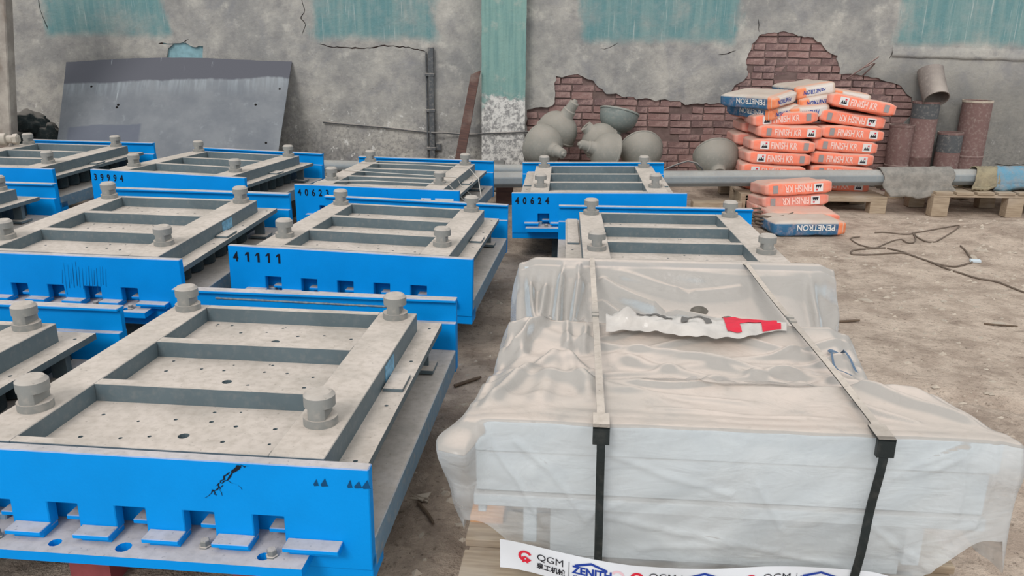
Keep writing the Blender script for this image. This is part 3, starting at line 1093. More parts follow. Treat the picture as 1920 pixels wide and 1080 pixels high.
def film_top(x, y):
    far = sstep(0.70, 0.76, y) * sstep(1.375, 1.33, y)
    z = 0.0
    if y < 0.25:
        z -= 0.008 * math.sin(math.pi * max(0, y) / 0.25)
    elif y < 0.70:
        t = (y - 0.25) / 0.45
        z -= 0.055 * math.sin(math.pi * t ** 0.8) ** 0.9
    elif y < 1.38:
        t = (y - 0.70) / 0.68
        z -= 0.19 * math.sin(math.pi * t ** 0.62)
    z -= 0.05 * sstep(0.4, 0.62, abs(x)) * far
    # creases: long soft ones across the near half, swags running down to the right beyond the middle bar
    q = noise.noise((x * 1.5, y * 1.5, 0.3)) * 0.12
    sharp = lambda v: math.exp(-(v / 0.17) ** 2)
    near = 1 - sstep(0.66, 0.74, y)
    edge = sstep(0.0, 0.07, y) * sstep(1.395, 1.33, y)
    c1 = sharp(noise.noise((x * 1.1 + 2.0, (y + 0.25 * x + q) * 6.0, 1.7)))
    c2 = sharp(noise.noise((x * 2.2 - y * 1.5, (y - 0.3 * x + q) * 9.0, 5.2)))
    c3 = noise.noise((x * 7, y * 10, 9.1))
    c4 = noise.noise((x * 3, y * 3.5, 2.1))
    z += edge * near * (0.018 * c1 * sstep(0.05, 0.25, y) + 0.013 * c2 * sstep(0.2, 0.3, y) - 0.008 + 0.004 * c3 + 0.009 * c4)
    if y > 0.6:
        # pleats left of the first strap hang straight down, the rest sags in swags
        lf = sstep(-0.26, -0.36, x)
        pl = sharp(noise.noise((x * 6 + 0.8 * y, y * 0.7, 3.3)))
        w = 2.3 * (y - 0.7) + 0.8 * (x + 0.3) - 0.5 * (x + 0.3) ** 2
        sw = sharp(noise.noise((w * 2.4 + 3, x * 0.7, 6.3)))
        sw2 = sharp(noise.noise((w * 4.5 + 1, x * 1.1, 8.3)))
        pl2 = sharp(noise.noise((x * 11 - 0.6 * y, y * 0.9, 4.4)))
        z += far * ((0.030 * pl + 0.016 * pl2) * lf + 0.020 * sw * (1 - lf) + 0.016 * c4 - 0.02)
        z += 0.012 * sstep(1.30, 1.38, y)
    # loose lip where it crosses the bar inside
    z += 0.014 * math.exp(-((y - 0.262 - 0.03 * noise.noise((x * 4, 0, 0)) - 0.02 * math.sin(x * 7)) / 0.009) ** 2) * sstep(0.30, 0.22, abs(x - 0.03))
    # taut creases: a fan from the near left mound, folds down the far sag
    p = Vector((x, y))
    for a_, b_, w_, h_ in TOPCREASE:
        if min(a_.x, b_.x) - 0.08 < x < max(a_.x, b_.x) + 0.08 and min(a_.y, b_.y) - 0.08 < y < max(a_.y, b_.y) + 0.08:
            ab = b_ - a_
            t = max(0, min(1, (p - a_).dot(ab) / ab.length_squared))
            dd = (p - a_ - ab * t).length + 0.004 * c3
            z += h_ * math.exp(-(dd / w_) ** 2) * min(1, 6 * t + 0.2, 6 * (1 - t) + 0.1)
    k = max(sstep(0.10, 0.04, y), sstep(1.29, 1.37, y))
    z = z * (1 - k) + max(z, -0.006) * k
    return z


def film_mesh():
    mb = MB()
    NX, NY = 210, 250
    top = []
    for j in range(NY + 1):
        y = -0.012 + 1.417 * j / NY
        a_, b_ = xl_(y), xr_(y)
        rowp = []
        for i in range(NX + 1):
            u = i / NX
            x = a_ + (b_ - a_) * u
            e = min(u, 1 - u)
            z = film_top(x, y) - 0.022 * (1 - sstep(0, 0.05, e)) * (0.4 + 0.6 * sstep(0.02, 0.15, y))
            rowp.append(Vector((x, y, z + 0.006)))
        top.append(rowp)
    vs = [p for r2 in top for p in r2]
    nc = NX + 1
    fs = [(j * nc + i, j * nc + i + 1, (j + 1) * nc + i + 1, (j + 1) * nc + i) for j in range(NY) for i in range(NX)]
    per = [i for i in range(NX)] + [j * nc + NX for j in range(NY)] + [NY * nc + i for i in range(NX, 0, -1)] + [j * nc for j in range(NY, 0, -1)]
    n = len(per)
    K = 56
    creases = [((-0.60, 0.0), (-0.50, -0.14), (-0.43, -0.27)), ((-0.50, -0.05), (-0.42, -0.12), (-0.33, -0.25)), ((-0.33, -0.25), (-0.30, -0.22), (-0.25, -0.2)),
               ((-0.27, -0.08), (-0.15, -0.12), (0.0, -0.16)), ((-0.29, -0.24), (-0.1, -0.28), (0.12, -0.3)), ((0.36, -0.10), (0.42, -0.06), (0.49, -0.02)), ((0.38, -0.10), (0.45, -0.07), (0.50, -0.03)),
               ((0.06, -0.13), (0.1, -0.2), (0.12, -0.24)), ((0.33, -0.23), (0.42, -0.3), (0.5, -0.36)), ((0.56, 0.0), (0.57, -0.1), (0.55, -0.22)), ((0.5, -0.02), (0.505, -0.12), (0.51, -0.2)), ((-0.2, -0.33), (0.05, -0.29), (0.3, -0.35))]
    segs = [(Vector(c_[i]), Vector(c_[i + 1])) for c_ in creases for i in range(2)]

    def crease(x, z):
        best = 1.0
        p = Vector((x + 0.006 * noise.noise((x * 9, z * 9, 0)), z + 0.006 * noise.noise((x * 9, z * 9, 5))))
        for a_, b_ in segs:
            ab = b_ - a_
            t = max(0, min(1, (p - a_).dot(ab) / ab.length_squared))
            best = min(best, (p - a_ - ab * t).length)
        return max(0, 1 - best / 0.013) ** 1.3
    prev = per
    for k in range(1, K + 1):
        d = k / K
        ring = []
        for q, idx in enumerate(per):
            p = vs[idx]
            a_, b_ = vs[per[q - 1]], vs[per[(q + 1) % n]]
            tg = Vector((b_.x - a_.x, b_.y - a_.y))
            nr = Vector((tg.y, -tg.x))
            nr = nr.normalized() if nr.length > 1e-9 else Vector((0, -1))
            front = sstep(0.4, 0.9, -nr.y)
            right = sstep(0.4, 0.9, nr.x)
            left = sstep(0.4, 0.9, -nr.x)
            x, y = p.x, p.y
            if front > 0.5:
                D = 0.26 + 0.155 * sstep(-0.61, -0.42, x) - 0.0 * sstep(0.2, 0.6, x)
                D -= 0.17 * sstep(0.36, 0.6, x)
                D += 0.012 * noise.noise((x * 6, 0, 0))
                o = 0.004 + 0.020 * math.sin(math.pi * min(1, d * 1.1)) * (0.5 + noise.noise((x * 2.5, d * 1.5, 4)))
                o += 0.013 * (abs(noise.noise((x * 5 + d * 3.5, d * 2.2 - x * 1.5, 8))) - 0.1)
                o += 0.075 * math.exp(-((x + 0.617) / 0.035) ** 2) * sstep(0, 0.19, d) * (1 - 0.75 * sstep(0.19, 0.7, d) - 0.25 * sstep(0.7, 1, d))
                o += 0.02 * sstep(0.6, 1, d) * (noise.noise((x * 7, 0, 2)))
                o += 0.006 * crease(x, -D * d)
            elif right > 0.5:
                D = 0.34
                mid_ = sstep(0.05, 0.4, y) * sstep(1.3, 1.1, y)
                o = 0.02 * d + 0.11 * mid_ * d ** 0.7 + 0.02 * abs(noise.noise((y * 9, d, 1)))
            elif left > 0.5:
                D = 0.30 + 0.03 * noise.noise((y * 4, 0, 6))
                o = 0.012 + 0.035 * math.sin(math.pi * d) * (0.5 + abs(noise.noise((y * 5, d, 5)))) + 0.05 * math.exp(-((y + 0.01) / 0.09) ** 2) * sstep(0, 0.19, d) * (1 - 0.75 * sstep(0.19, 0.7, d) - 0.25 * sstep(0.7, 1, d))
                o += 0.03 * math.exp(-((y - 0.78) / 0.15) ** 2) * math.sin(math.pi * d)
            else:
                D, o = 0.3, 0.01 * math.sin(math.pi * d)
            ring.append(len(vs))
            vs.append(Vector((x + nr.x * o, y + nr.y * o, p.z - D * d)))
        fs += [(prev[q], ring[q], ring[(q + 1) % n], prev[(q + 1) % n]) for q in range(n)]
        prev = ring
    mb.add(vs, fs)
    return mb


def skirt_y(x, z):
    return -0.04


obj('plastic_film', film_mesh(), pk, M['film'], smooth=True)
# overlapping hems of film: loose lips that stand off the sheet below them
for (xa, xb, yb, yf, seed) in ((-0.22, 0.27, 0.32, 0.250, 1.0), (-0.475, -0.335, 0.755, 0.700, 4.0)):
    rows = []
    for j in range(6):
        t = j / 5
        rp = []
        for i in range(61):
            u = i / 60
            x = xa + (xb - xa) * u
            y = yb + (yf - yb) * t + 0.014 * t * math.sin(u * 8 + seed) + 0.010 * t * noise.noise((u * 9, seed, 0))
            e_ = sstep(0, 0.08, u) * sstep(1, 0.92, u)
            rp.append((x, y, film_top(x, y) + 0.0075 + t * t * e_ * (0.012 + 0.008 * noise.noise((u * 6, seed, 3)))))
        rows.append(rp)
    obj('film_hem', MB().grid(rows[::-1]), pk, M['film'], smooth=True)
# clods of dirt lying in the sag
for (x, y, sz) in ((0.085, 1.19, 0.034), (0.18, 1.10, 0.03), (0.0, 1.08, 0.014)):
    mb = MB()
    rows = [[(x + sz * r_ * math.cos(a_ * math.pi / 6) * (1 + 0.3 * noise.noise((a_ * 1.3, sz * 90, 0))), y + 0.7 * sz * r_ * math.sin(a_ * math.pi / 6), film_top(x, y) + 0.010 + 0.012 * (1 - r_) + 0.3 * 0.0 - 0.0) for a_ in range(13)] for r_ in (1.0, 0.7, 0.35, 0.02)]
    rows = [[(p_[0], p_[1], film_top(p_[0], p_[1]) + 0.007 + (0.0, 0.006, 0.010, 0.011)[i]) for p_ in r_] for i, r_ in enumerate(rows)]
    mb.grid(rows)
    obj('dirt_clod', mb, pk, plain('grey_dirt', srgb(112, 106, 98), 0.95, 0.1, 0.3, 40, 0.6), smooth=True)
# what is inside: the grey-white mold
WM = M['white_metal']
obj('end_plate', MB().box(-0.6, 0.6, 0.012, 0.04, -0.094, -0.012), pk, WM, bevel=0.003)
obj('end_plate', MB().box(-0.6, 0.585, 0.018, 0.045, -0.205, -0.097), pk, WM, bevel=0.003)
obj('flange', MB().box(-0.605, 0.59, 0.004, 0.05, -0.24, -0.208), pk, WM, bevel=0.003)
obj('end_plate', MB().box(-0.59, 0.59, 1.36, 1.385, -0.3, -0.012), pk, WM)
obj('recessed_plate', MB().box(-0.42, 0.45, 0.09, 0.11, -0.43, -0.24), pk, WM)
for x0, x1, zb in ((-0.598, -0.578, -0.275), (-0.485, -0.452, -0.355), (0.43, 0.47, -0.36)):
    obj('lug', MB().box(x0, x1, 0.03, 0.06, zb, -0.24), pk, WM, bevel=0.002)
for x0, x1 in ((-0.47, -0.36), (0.33, 0.43)):
    obj('frame_rail', MB().box(x0, x1, 0.05, 1.2, -0.24, -0.19), pk, WM)
obj('mold_box', MB().box(-0.42, 0.42, 0.12, 1.34, -0.44, -0.21), pk, WM)
obj('runner', MB().box(-0.4, -0.3, 0.1, 1.36, -0.455, -0.44), pk, WM)
obj('runner', MB().box(0.3, 0.4, 0.1, 1.36, -0.455, -0.44), pk, WM)


# straps
def strap(x0, x1, xb, bx):
    pts = []
    for y in [1.408 - 1.42 * k / 40 for k in range(41)]:
        t = (1.408 - y) / 1.42
        x = x0 + (x1 - x0) * t
        base = 0.020 if 0.02 < y < 1.37 else 0.014
        pts.append((x, y, base + 0.004 * math.sin(y * 5)))
    pts.append((x1, -0.050, 0.010))
    pts.append((x1, -0.056, 0.0))
    for k in range(1, 13):
        pts.append((x1 + (xb - x1) * k / 12, -0.056 - 0.003 * math.sin(k), 0.0 - 0.40 * k / 12))
    pts = [Vector(p) for p in pts]
    hw, th = 0.0095, 0.0016
    mb = MB()
    rows = []
    for i, p in enumerate(pts):
        tg = (pts[min(i + 1, len(pts) - 1)] - pts[max(0, i - 1)]).normalized()
        sd = Vector((1, 0, 0))
        sd = (sd - tg * sd.dot(tg)).normalized()
        up = sd.cross(tg) * -1
        rows.append([p - sd * hw + up * th, p - sd * hw - up * th, p + sd * hw - up * th, p + sd * hw + up * th, p - sd * hw + up * th])
    mb.grid(rows)
    s = obj('strap', mb, pk, M['strap'])
    # edge protector and crimped seals
    mb = MB().box(bx - 0.019, bx + 0.019, -0.062, -0.047, -0.024, 0.022)
    mb.box(bx - 0.019, bx + 0.019, -0.062, 0.01, 0.015, 0.022)
    obj('edge_protector', mb, s, M['strap'], bevel=0.001)
    for yy in (0.70, 0.735):
        t = (1.408 - yy) / 1.42
        xx = x0 + (x1 - x0) * t
        obj('strap_seal', MB().box(xx - 0.011, xx + 0.011, yy - 0.012, yy + 0.012, 0.016, 0.026), s, M['post'], bevel=0.001)


strap(-0.322, -0.302, -0.298, -0.302)
strap(0.277, 0.316, 0.288, 0.316)

# printed sheet trapped across the middle: crumpled white print with a red block
def sheet(u, v):                                      # u along x 0..1, v from far edge to near edge 0..1
    x = -0.28 + 0.55 * u
    yn = 0.60 + 0.018 * math.sin(u * 9) - 0.02 * math.exp(-((u - 0.72) / 0.1) ** 2) + 0.05 * sstep(0.78, 1, u)
    yf = 0.700 - 0.02 * sstep(0.7, 1, u)
    y = yf + (yn - yf) * v
    z = 0.024 + 0.02 * (1 - 0.75 * sstep(0.45, 0.65, u)) * math.sin(math.pi * v) * (0.7 + 0.6 * noise.noise((u * 6, v * 2, 1))) - 0.02 * v * v
    z += 0.012 * noise.noise((u * 16, v * 5, 2)) * (1 - 0.7 * u) + 0.035 * math.exp(-((u - 0.12) / 0.05) ** 2 - ((v - 0.35) / 0.3) ** 2)
    return Vector((x, y, z))


mb = MB().grid([[sheet(i / 70, j / 14) for i in range(71)] for j in range(15)][::-1])
ps = obj('printed_sheet', mb, pk, plain('dusty_white_sheet', srgb(204, 196, 188), 0.25, 0.5, 0.22, 14, 0.3), smooth=True)
mb = MB()
for (cu, ru) in ((0.27, 0.1), (0.5, 0.085)):
    rows = []
    for k in range(19):
        a_ = math.pi * k / 18
        rows.append([sheet(cu - ru * rr_ * math.cos(a_), 0.55 - 0.52 * rr_ * math.sin(a_)) + Vector((0, 0, 0.003)) for rr_ in (1.0, 0.8, 0.58)])
    mb.grid(rows)
obj('printed_letters', mb, ps, M['ink_grey'])
mb = MB()
rows = []
for u0, u1, v0, v1 in ((0.66, 0.95, 0.02, 0.42), (0.86, 0.97, 0.42, 0.98), (0.66, 0.74, 0.42, 0.8)):
    mb.grid([[sheet(u0 + (u1 - u0) * i / 14, v1 + (v0 - v1) * j / 6) + Vector((0, 0, 0.003)) for i in range(15)] for j in range(7)])
obj('printed_red_block', mb, ps, M['red'])
# blue oval printed on the film at the right
mb = MB()
rows = []
for k in range(22):
    a_ = -0.5 + 1.6 * math.pi * k / 21
    rr_ = []
    for s_ in (1.0, 0.78):
        x = 0.395 + 0.028 * s_ * math.cos(a_)
        y = 0.50 + 0.085 * s_ * math.sin(a_)
        x += 0.15 * (0.5 - y)
        rr_.append(Vector((x, y, film_top(x, y) + 0.017)))
    rows.append(rr_)
mb.grid(rows)
obj('printed_oval', mb, pk, plain('slate_blue_print', srgb(92, 112, 134), 0.5, 0.3, 0.15, 20, 0))


# printed white band tucked round the foot of the film
def bandp(s, h):                                      # s along the band, h across it
    x = -0.535 + s
    z = -0.284 - 0.05 * sstep(0.0, 0.34, s) + 0.02 * sstep(0.5, 0.85, s) - 0.03 * sstep(0.85, 1.0, s) - 0.010 + h * (1 + 0.0 * s)
    y = -0.050 - 0.010 * math.sin(s * 7) - 0.004 * math.sin(s * 17 + h * 30)
    return (x, y, z)


mb = MB().grid([[bandp(1.02 * i / 80, -0.082 + 0.082 * j / 6) for i in range(81)] for j in range(7)])
bd = obj('printed_band', mb, pk, M['band'], smooth=True)


def onband(x, h, dy=0.0016):
    p = bandp(x, h)
    return (p[0], p[1] - dy, p[2])


def band_print(s0):
    """red ring mark, QGM with the Chinese name under it, a rule, ZENITH under a blue roof line"""
    g = 0.89

    def onb(x, h):
        return onband(s0 + g * x, -0.041 + g * (h + 0.041))
    mb = MB()
    rows = []
    for k in range(26):
        a_ = R(-62) + R(304) * k / 25
        rows.append([onb(r_ * math.sin(a_) * -1, -0.036 + r_ * math.cos(a_)) for r_ in (0.019, 0.0115)])
    mb.grid(rows)
    for (x0, x1, z0, z1) in ((-0.0085, -0.0025, -0.058, -0.038), (0.0025, 0.0085, -0.058, -0.038), (-0.0035, 0.0035, -0.042, -0.036)):
        mb.grid([[onb(x, z) for x in (x0, x1)] for z in (z0, z1)])
    obj('printed_ring', mb, bd, M['red'])
    mb = MB()
    put_text(mb, text_geo('QGM', 0.030, 0.0, 1.05), lambda a_, b_: onb(0.031 + a_, -0.037 + b_))
    put_text(mb, text_geo('泉工机械', 0.021, 0.0006, 0.92), lambda a_, b_: onb(0.031 + a_, -0.064 + b_))
    mb.grid([[onb(x, z) for x in (0.118, 0.1195)] for z in (-0.066, -0.016)])
    obj('printed_name', mb, bd, M['ink'])
    mb = MB()
    put_text(mb, text_geo('ZENITH', 0.031, 0.0012, 0.98), lambda a_, b_: onb(0.128 + a_, -0.046 + b_))
    mb.grid([[onb(x, z + dz) for x, z in ((0.134, -0.021), (0.178, -0.007), (0.222, -0.021))] for dz in (-0.006, 0.001)])
    put_text(mb, text_geo('德国策尼特', 0.014, 0.0002, 1.0), lambda a_, b_: onb(0.13 + a_, -0.064 + b_))
    obj('printed_name', mb, bd, M['navy'])


for s0 in (0.062, 0.330, 0.598, 0.866):
    band_print(s0)
# mark showing through from the back of the film, mirrored and faded
mb = MB()
rows = []
for k in range(20):
    a_ = R(-60) + R(300) * k / 19
    rows.append([onband(0.284 + r_ * math.sin(a_), -0.036 + r_ * math.cos(a_)) for r_ in (0.017, 0.011)])
mb.grid(rows)
obj('printed_ring', mb, bd, plain('faded_pink_ring', srgb(226, 190, 196), 0.5, 0.3, 0.05, 10, 0))

# pallet under the package
pal = thing('wooden_pallet', 'wooden pallet under the plastic-wrapped package', 'pallet')
pal.matrix_world = PK
zt = -0.456
zf = -0.655
for k in range(8):
    y0 = -0.02 + 0.19 * k
    xa = -0.66 + rng.uniform(-0.01, 0.01)
    obj('board', MB().box(xa, 0.63, y0 + 0.0, y0 + 0.145, zt - 0.024, zt), pal, M['wood'], bevel=0.002)
for x0 in (-0.645, -0.06, 0.52):
    obj('stringer', MB().box(x0, x0 + 0.1, 0.0, 1.4, zf + 0.026, zt - 0.025), pal, M['wood'], bevel=0.002)
obj('stringer', MB().box(-0.655, -0.56, 0.25, 0.36, zt - 0.06, zt + 0.02), pal, M['wood_raw'], bevel=0.002)
for k in range(3):
    obj('board', MB().box(-0.69, 0.65, -0.06 + 0.62 * k, 0.10 + 0.62 * k, zf + 0.002, zf + 0.025), pal, M['wood'], bevel=0.002)

# ------------------------------------------------------------------ against the wall
# leaning sheet
tl, tr = Vector((-4.77, 8.47, 1.27)), Vector((-2.45, 8.47, 1.19))
bl, br = Vector((-4.42, 7.42, 0.0)), Vector((-2.34, 7.42, 0.0))
o3 = (bl + br) / 2
ex = (br - bl).normalized()
ey = ((tl + tr) / 2 - o3).normalized()
en = ex.cross(ey).normalized()
mw = Matrix((ex, ey, en)).transposed().to_4x4()
mw.translation = o3
mwi = mw.inverted()
LL = [mwi @ p for p in (bl, br, tr, tl)]
mb = MB()
rows, rows2 = [], []
for j in range(17):
    v = j / 16
    ra, rb_ = [], []
    for i in range(33):
        u = i / 32
        p = LL[0].lerp(LL[1], u).lerp(LL[3].lerp(LL[2], u), v)
        p = Vector((p.x, p.y, 0.03 * math.sin(math.pi * u) * v + 0.004 * fbm(u * 3, v * 2, 1, 2, 3)))
        if j == 16:
            p.y += 0.03 * math.sin(math.pi * min(1, u * 1.15)) + 0.004 * fbm(u, 2, 3, 18, 2)
        ra.append(p)
        rb_.append(p - Vector((0, 0, 0.012)))
    rows.append(ra)
    rows2.append(rb_)
mb.grid(rows)
mb.grid([r2[::-1] for r2 in rows2])
edge = rows[0] + [r2[-1] for r2 in rows[1:]] + rows[-1][::-1][1:] + [r2[0] for r2 in rows[-2:0:-1]] + [rows[0][0]]
mb.grid([[p - Vector((0, 0, 0.012)) for p in edge], edge])
pn = obj('metal_sheet', mb, None, M['panel'], smooth=True, angle=50)
pn.matrix_world = mw
tag(pn, 'large grey dust-streaked sheet leaning against the wall at left', 'sheet')
for (x, y) in ((-0.55, 1.1), (-0.56, 1.07), (0.82, 1.06), (-0.85, 1.34), (0.3, 0.62), (1.05, 1.25), (0.95, 0.6)):
    u_, v_ = (x + 1.1) / 2.2, y / 1.55
    zz = 0.03 * math.sin(math.pi * u_) * v_ + 0.004 * fbm(u_ * 3, v_ * 2, 1, 2, 3)
    obj('bolt_hole', MB().prism(circle(x, y, 0.012, 10), zz - 0.004, zz + 0.002), pn, M['hole'])

# board leaning at the left edge
p0, p1 = at(14, 262, 7.3), at(4, -30, 7.3)
mb = MB()
for k in range(12):
    pass
a0, a1 = at(8, 300, 7.3), at(-4, -60, 7.3)
mb.add([(-5.2, 7.3, 0.0), (a0.x + 0.02, 7.3, 0.0), (a1.x + 0.05, 7.42, 2.6), (-5.1, 7.42, 2.6),
        (-5.2, 7.42, 0.0), (a0.x + 0.02, 7.42, 0.0), (a1.x + 0.05, 7.54, 2.6), (-5.1, 7.54, 2.6)],
       [(0, 1, 2, 3), (5, 4, 7, 6), (1, 5, 6, 2), (4, 0, 3, 7), (3, 2, 6, 7), (4, 5, 1, 0)])
m = NT('rust_stained_concrete')
co = m.coord()
n1 = m.noise(co, 4, 6, 0.65)
c = m.mix(m.ramp(n1, 0.35, 0.6), srgb(170, 162, 152), srgb(142, 134, 126))
c = m.mix(m.ramp(m.noise(co, 3, 5, stretch=(1, 1, 0.6)), 0.52, 0.66, 0, 0.7), c, srgb(110, 92, 80))
m.base(c, 0.9, 0, 0.1)
m.bump(n1, 0.4, 0.02)
o = obj('concrete_slab', mb, None, m.m, bevel=0.01)
tag(o, 'rust-stained pale concrete slab standing at the left edge', 'slab')

# dark sacks in the corner behind the sheet
for (u, v, sx, sy, sz, Y, lab) in ((52, 232, 0.2, 0.17, 0.13, 7.95, 'dark crumpled sack on top of the pile in the left corner'),
                                   (45, 262, 0.22, 0.2, 0.3, 7.9, 'dark crumpled sack under the pile beside the concrete slab'),
                                   (90, 250, 0.17, 0.15, 0.34, 7.98, 'dark crumpled sack beside the leaning sheet')):
    p = at(u, v, Y)
    zc = p.z
    hz = zc / 1.6 if zc < 0.9 else sz
    bm = bmesh.new()
    bmesh.ops.create_icosphere(bm, subdivisions=4, radius=1)
    zlow = 0.0 if lab.find('top') < 0 else zc - sz
    ztop = zc + (0.12 if lab.find('top') < 0 else sz)
    for vv in bm.verts:
        q = vv.co.copy()
        k = 1 + 0.22 * fbm(q.x * 1.7, q.y * 1.7, q.z * 1.7 + u, 1.2, 4)
        vv.co = Vector((q.x * sx * k, q.y * sy * k, (q.z * k * 0.5 + 0.5) * (ztop - zlow)))
        vv.co.z = max(vv.co.z, 0)
    me = bpy.data.meshes.new('sack')
    bm.to_mesh(me)
    bm.free()
    me.materials.append(M['rubber'])
    me.polygons.foreach_set('use_smooth', [True] * len(me.polygons))
    o = obj('sack', me)
    o.location = (p.x, Y, zlow)
    tag(o, lab, 'sack')

# plank, conduit, cable on the wall
a0, a1 = at(858, 320, 8.16), at(893, 131, 8.36)
a0 = a0 + (a0 - a1) * 0.55
d = (a1 - a0)
ln = d.length
zx = d.normalized()
xx = Vector((1, 0, 0))
xx = (xx - zx * xx.dot(zx)).normalized()
yy = zx.cross(xx)
mw = Matrix((xx, yy, zx)).transposed().to_4x4()
k = -a0.z / zx.z
mw.translation = a0 + zx * k
ln = ln - k
mb = MB()
mb.add([(-0.05, -0.02, 0), (0.05, -0.02, 0), (0.05, 0.02, 0), (-0.05, 0.02, 0), (-0.045, -0.02, ln - 0.06), (0.045, -0.02, ln), (0.045, 0.02, ln), (-0.045, 0.02, ln - 0.06)],
       [(3, 2, 1, 0), (4, 5, 6, 7), (0, 1, 5, 4), (1, 2, 6, 5), (2, 3, 7, 6), (3, 0, 4, 7)])
o = obj('plank', mb, None, M['wood_dark'], bevel=0.003)
o.matrix_world = mw
tag(o, 'brown wooden plank leaning against the wall beside the teal column', 'plank')

t = thing('conduit', 'dark steel conduit fixed upright on the wall left of the plank', 'conduit', (at(811, 200, YW).x, YW - 0.075, 0))
zt_ = at(808, 88, YW).z
obj('channel', MB().box(-0.028, 0.028, -0.03, 0.028, 0.0, zt_), t, M['conduit'], bevel=0.004)
obj('rod', MB().tube([(-0.05, 0.0, 0.0), (-0.05, 0, zt_ - 0.05)], 0.009, 8), t, M['conduit'])
for zz in (0.35, 0.75, 1.12):
    obj('clamp', MB().box(-0.062, 0.036, -0.036, 0.028, zz, zz + 0.03), t, M['conduit'], bevel=0.003)
obj('junction_plate', MB().box(0.03, 0.09, -0.0, 0.028, 0.34, 0.42), t, M['conduit'], bevel=0.003)
pts = [at(u, v, YW - 0.07) for u, v in ((606, 229), (650, 233), (720, 239), (780, 246), (803, 248))]
pts += [at(u, v, YW - 0.12) for u, v in ((812, 249), (830, 249))] + [at(u, v, YW - 0.07) for u, v in ((870, 252), (896, 252))]
pts += [at(900, 251, YW - 0.215)] + [at(u, v, YW - 0.222) for u, v in ((910, 250), (950, 249), (983, 247))] + [at(989, 247, YW - 0.21), at(1002, 248, YW - 0.06), at(1012, 249, YW - 0.06)]
o = obj('wall_cable', MB().tube(pts, 0.009, 7), None, M['conduit'], smooth=True)
tag(o, 'dark cable running level along the wall and across the teal column', 'cable')
# two bent reinforcement hooks sticking out of the brickwork
for (p_, lab) in (([(1590, 146), (1620, 126), (1648, 106)], 'long straight rusty rod sticking out of the brickwork above the bags'),
                  ([(1618, 141), (1630, 130), (1640, 119), (1636, 119), (1622, 126)], 'short hooked rusty rod sticking out of the brickwork above the bags')):
    pts = [at(u, v, YW - 0.05 - 0.05 * i) for i, (u, v) in enumerate(p_)]
    pts = [pts[0] + Vector((-0.02, 0.08, -0.01))] + pts
    o = obj('rebar', MB().tube(pts, 0.008, 7), None, M['rust'], smooth=True)
    tag(o, lab, 'rod')

# concrete stub at the foot of the pier
p = at(928, 320, 8.05)
mb = MB().box(-0.12, 0.1, -0.08, 0.12, 0, 0.29)
mb.box(0.02, 0.05, -0.10, -0.08, 0, 0.27)
o = obj('concrete_block', mb, None, plain('rough_concrete', srgb(132, 130, 126), 0.95, 0.1, 0.25, 10, 0.5), bevel=0.008)
o.location = (p.x, 8.1, 0)
tag(o, 'grey concrete block at the foot of the teal column', 'block')


# lamp shades heaped by the wall
def lamp_mesh(seed, green=False):
    prof = [(0.215, 0.0), (0.222, 0.006), (0.222, 0.02), (0.214, 0.026), (0.212, 0.07), (0.198, 0.125), (0.168, 0.175), (0.125, 0.212), (0.082, 0.232), (0.072, 0.24), (0.068, 0.29)]
    inner = [(r - 0.005, z) for r, z in prof if r > 0.1][::-1]
    prof = [(0.208, 0.0)] + prof
    mb = MB()
    seg = 36
    full = prof + [(0.03, 0.29), (0.03, 0.225), (0.09, 0.218)] + [(r, z - 0.006) for r, z in inner[:-3]] + [(0.208, 0.0)]
    vs, fs = [], []
    for r, z in full:
        for k in range(seg):
            a_ = 2 * math.pi * k / seg
            w = 1 + 0.03 * noise.noise((math.cos(a_) * 1.3, math.sin(a_) * 1.3, seed))
            vs.append((r * w * math.cos(a_), r * w * math.sin(a_), z))
    for i in range(len(full) - 1):
        for k in range(seg):
            k2 = (k + 1) % seg
            fs.append((i * seg + k, i * seg + k2, (i + 1) * seg + k2, (i + 1) * seg + k))
    mb.add(vs, fs)
    return mb


def neck_mesh():
    return MB().lathe([(0.066, 0.285), (0.066, 0.30), (0.056, 0.31), (0.05, 0.39), (0.044, 0.395), (0.03, 0.40), (0.02, 0.42)], 24)


LAMPS = [(1050, 236, 8.14, (0.48, -0.22, 0.85), 'lamp', 1.0, 'grey bell lamp shade tipped on top of the heap, neck pointing up right'),
         (1158, 226, 8.28, (-0.22, -0.22, -0.95), 'lamp_green', 0.95, 'grey-green bowl lamp shade upturned against the bricks'),
         (1118, 258, 8.02, (-0.6, -0.1, 0.62), 'lamp', 0.9, 'dusty domed lamp shade in the middle of the heap below the upturned bowl'),
         (1024, 276, 7.72, (0.55, -0.8, -0.12), 'lamp', 0.96, 'dusty lamp shade at the left end of the heap, its socket facing the camera'),
         (1132, 284, 7.64, (-0.93, -0.25, 0.3), 'lamp', 0.9, 'dusty lamp shade lying on its side, neck pointing left, low in the heap'),
         (1204, 290, 7.88, (0.05, -0.82, -0.5), 'lamp', 1.0, 'dusty domed lamp shade at the right end of the heap'),
         (1344, 304, 7.72, (-0.05, -0.82, -0.5), 'lamp', 1.0, 'dusty domed lamp shade standing alone left of the bag stack')]
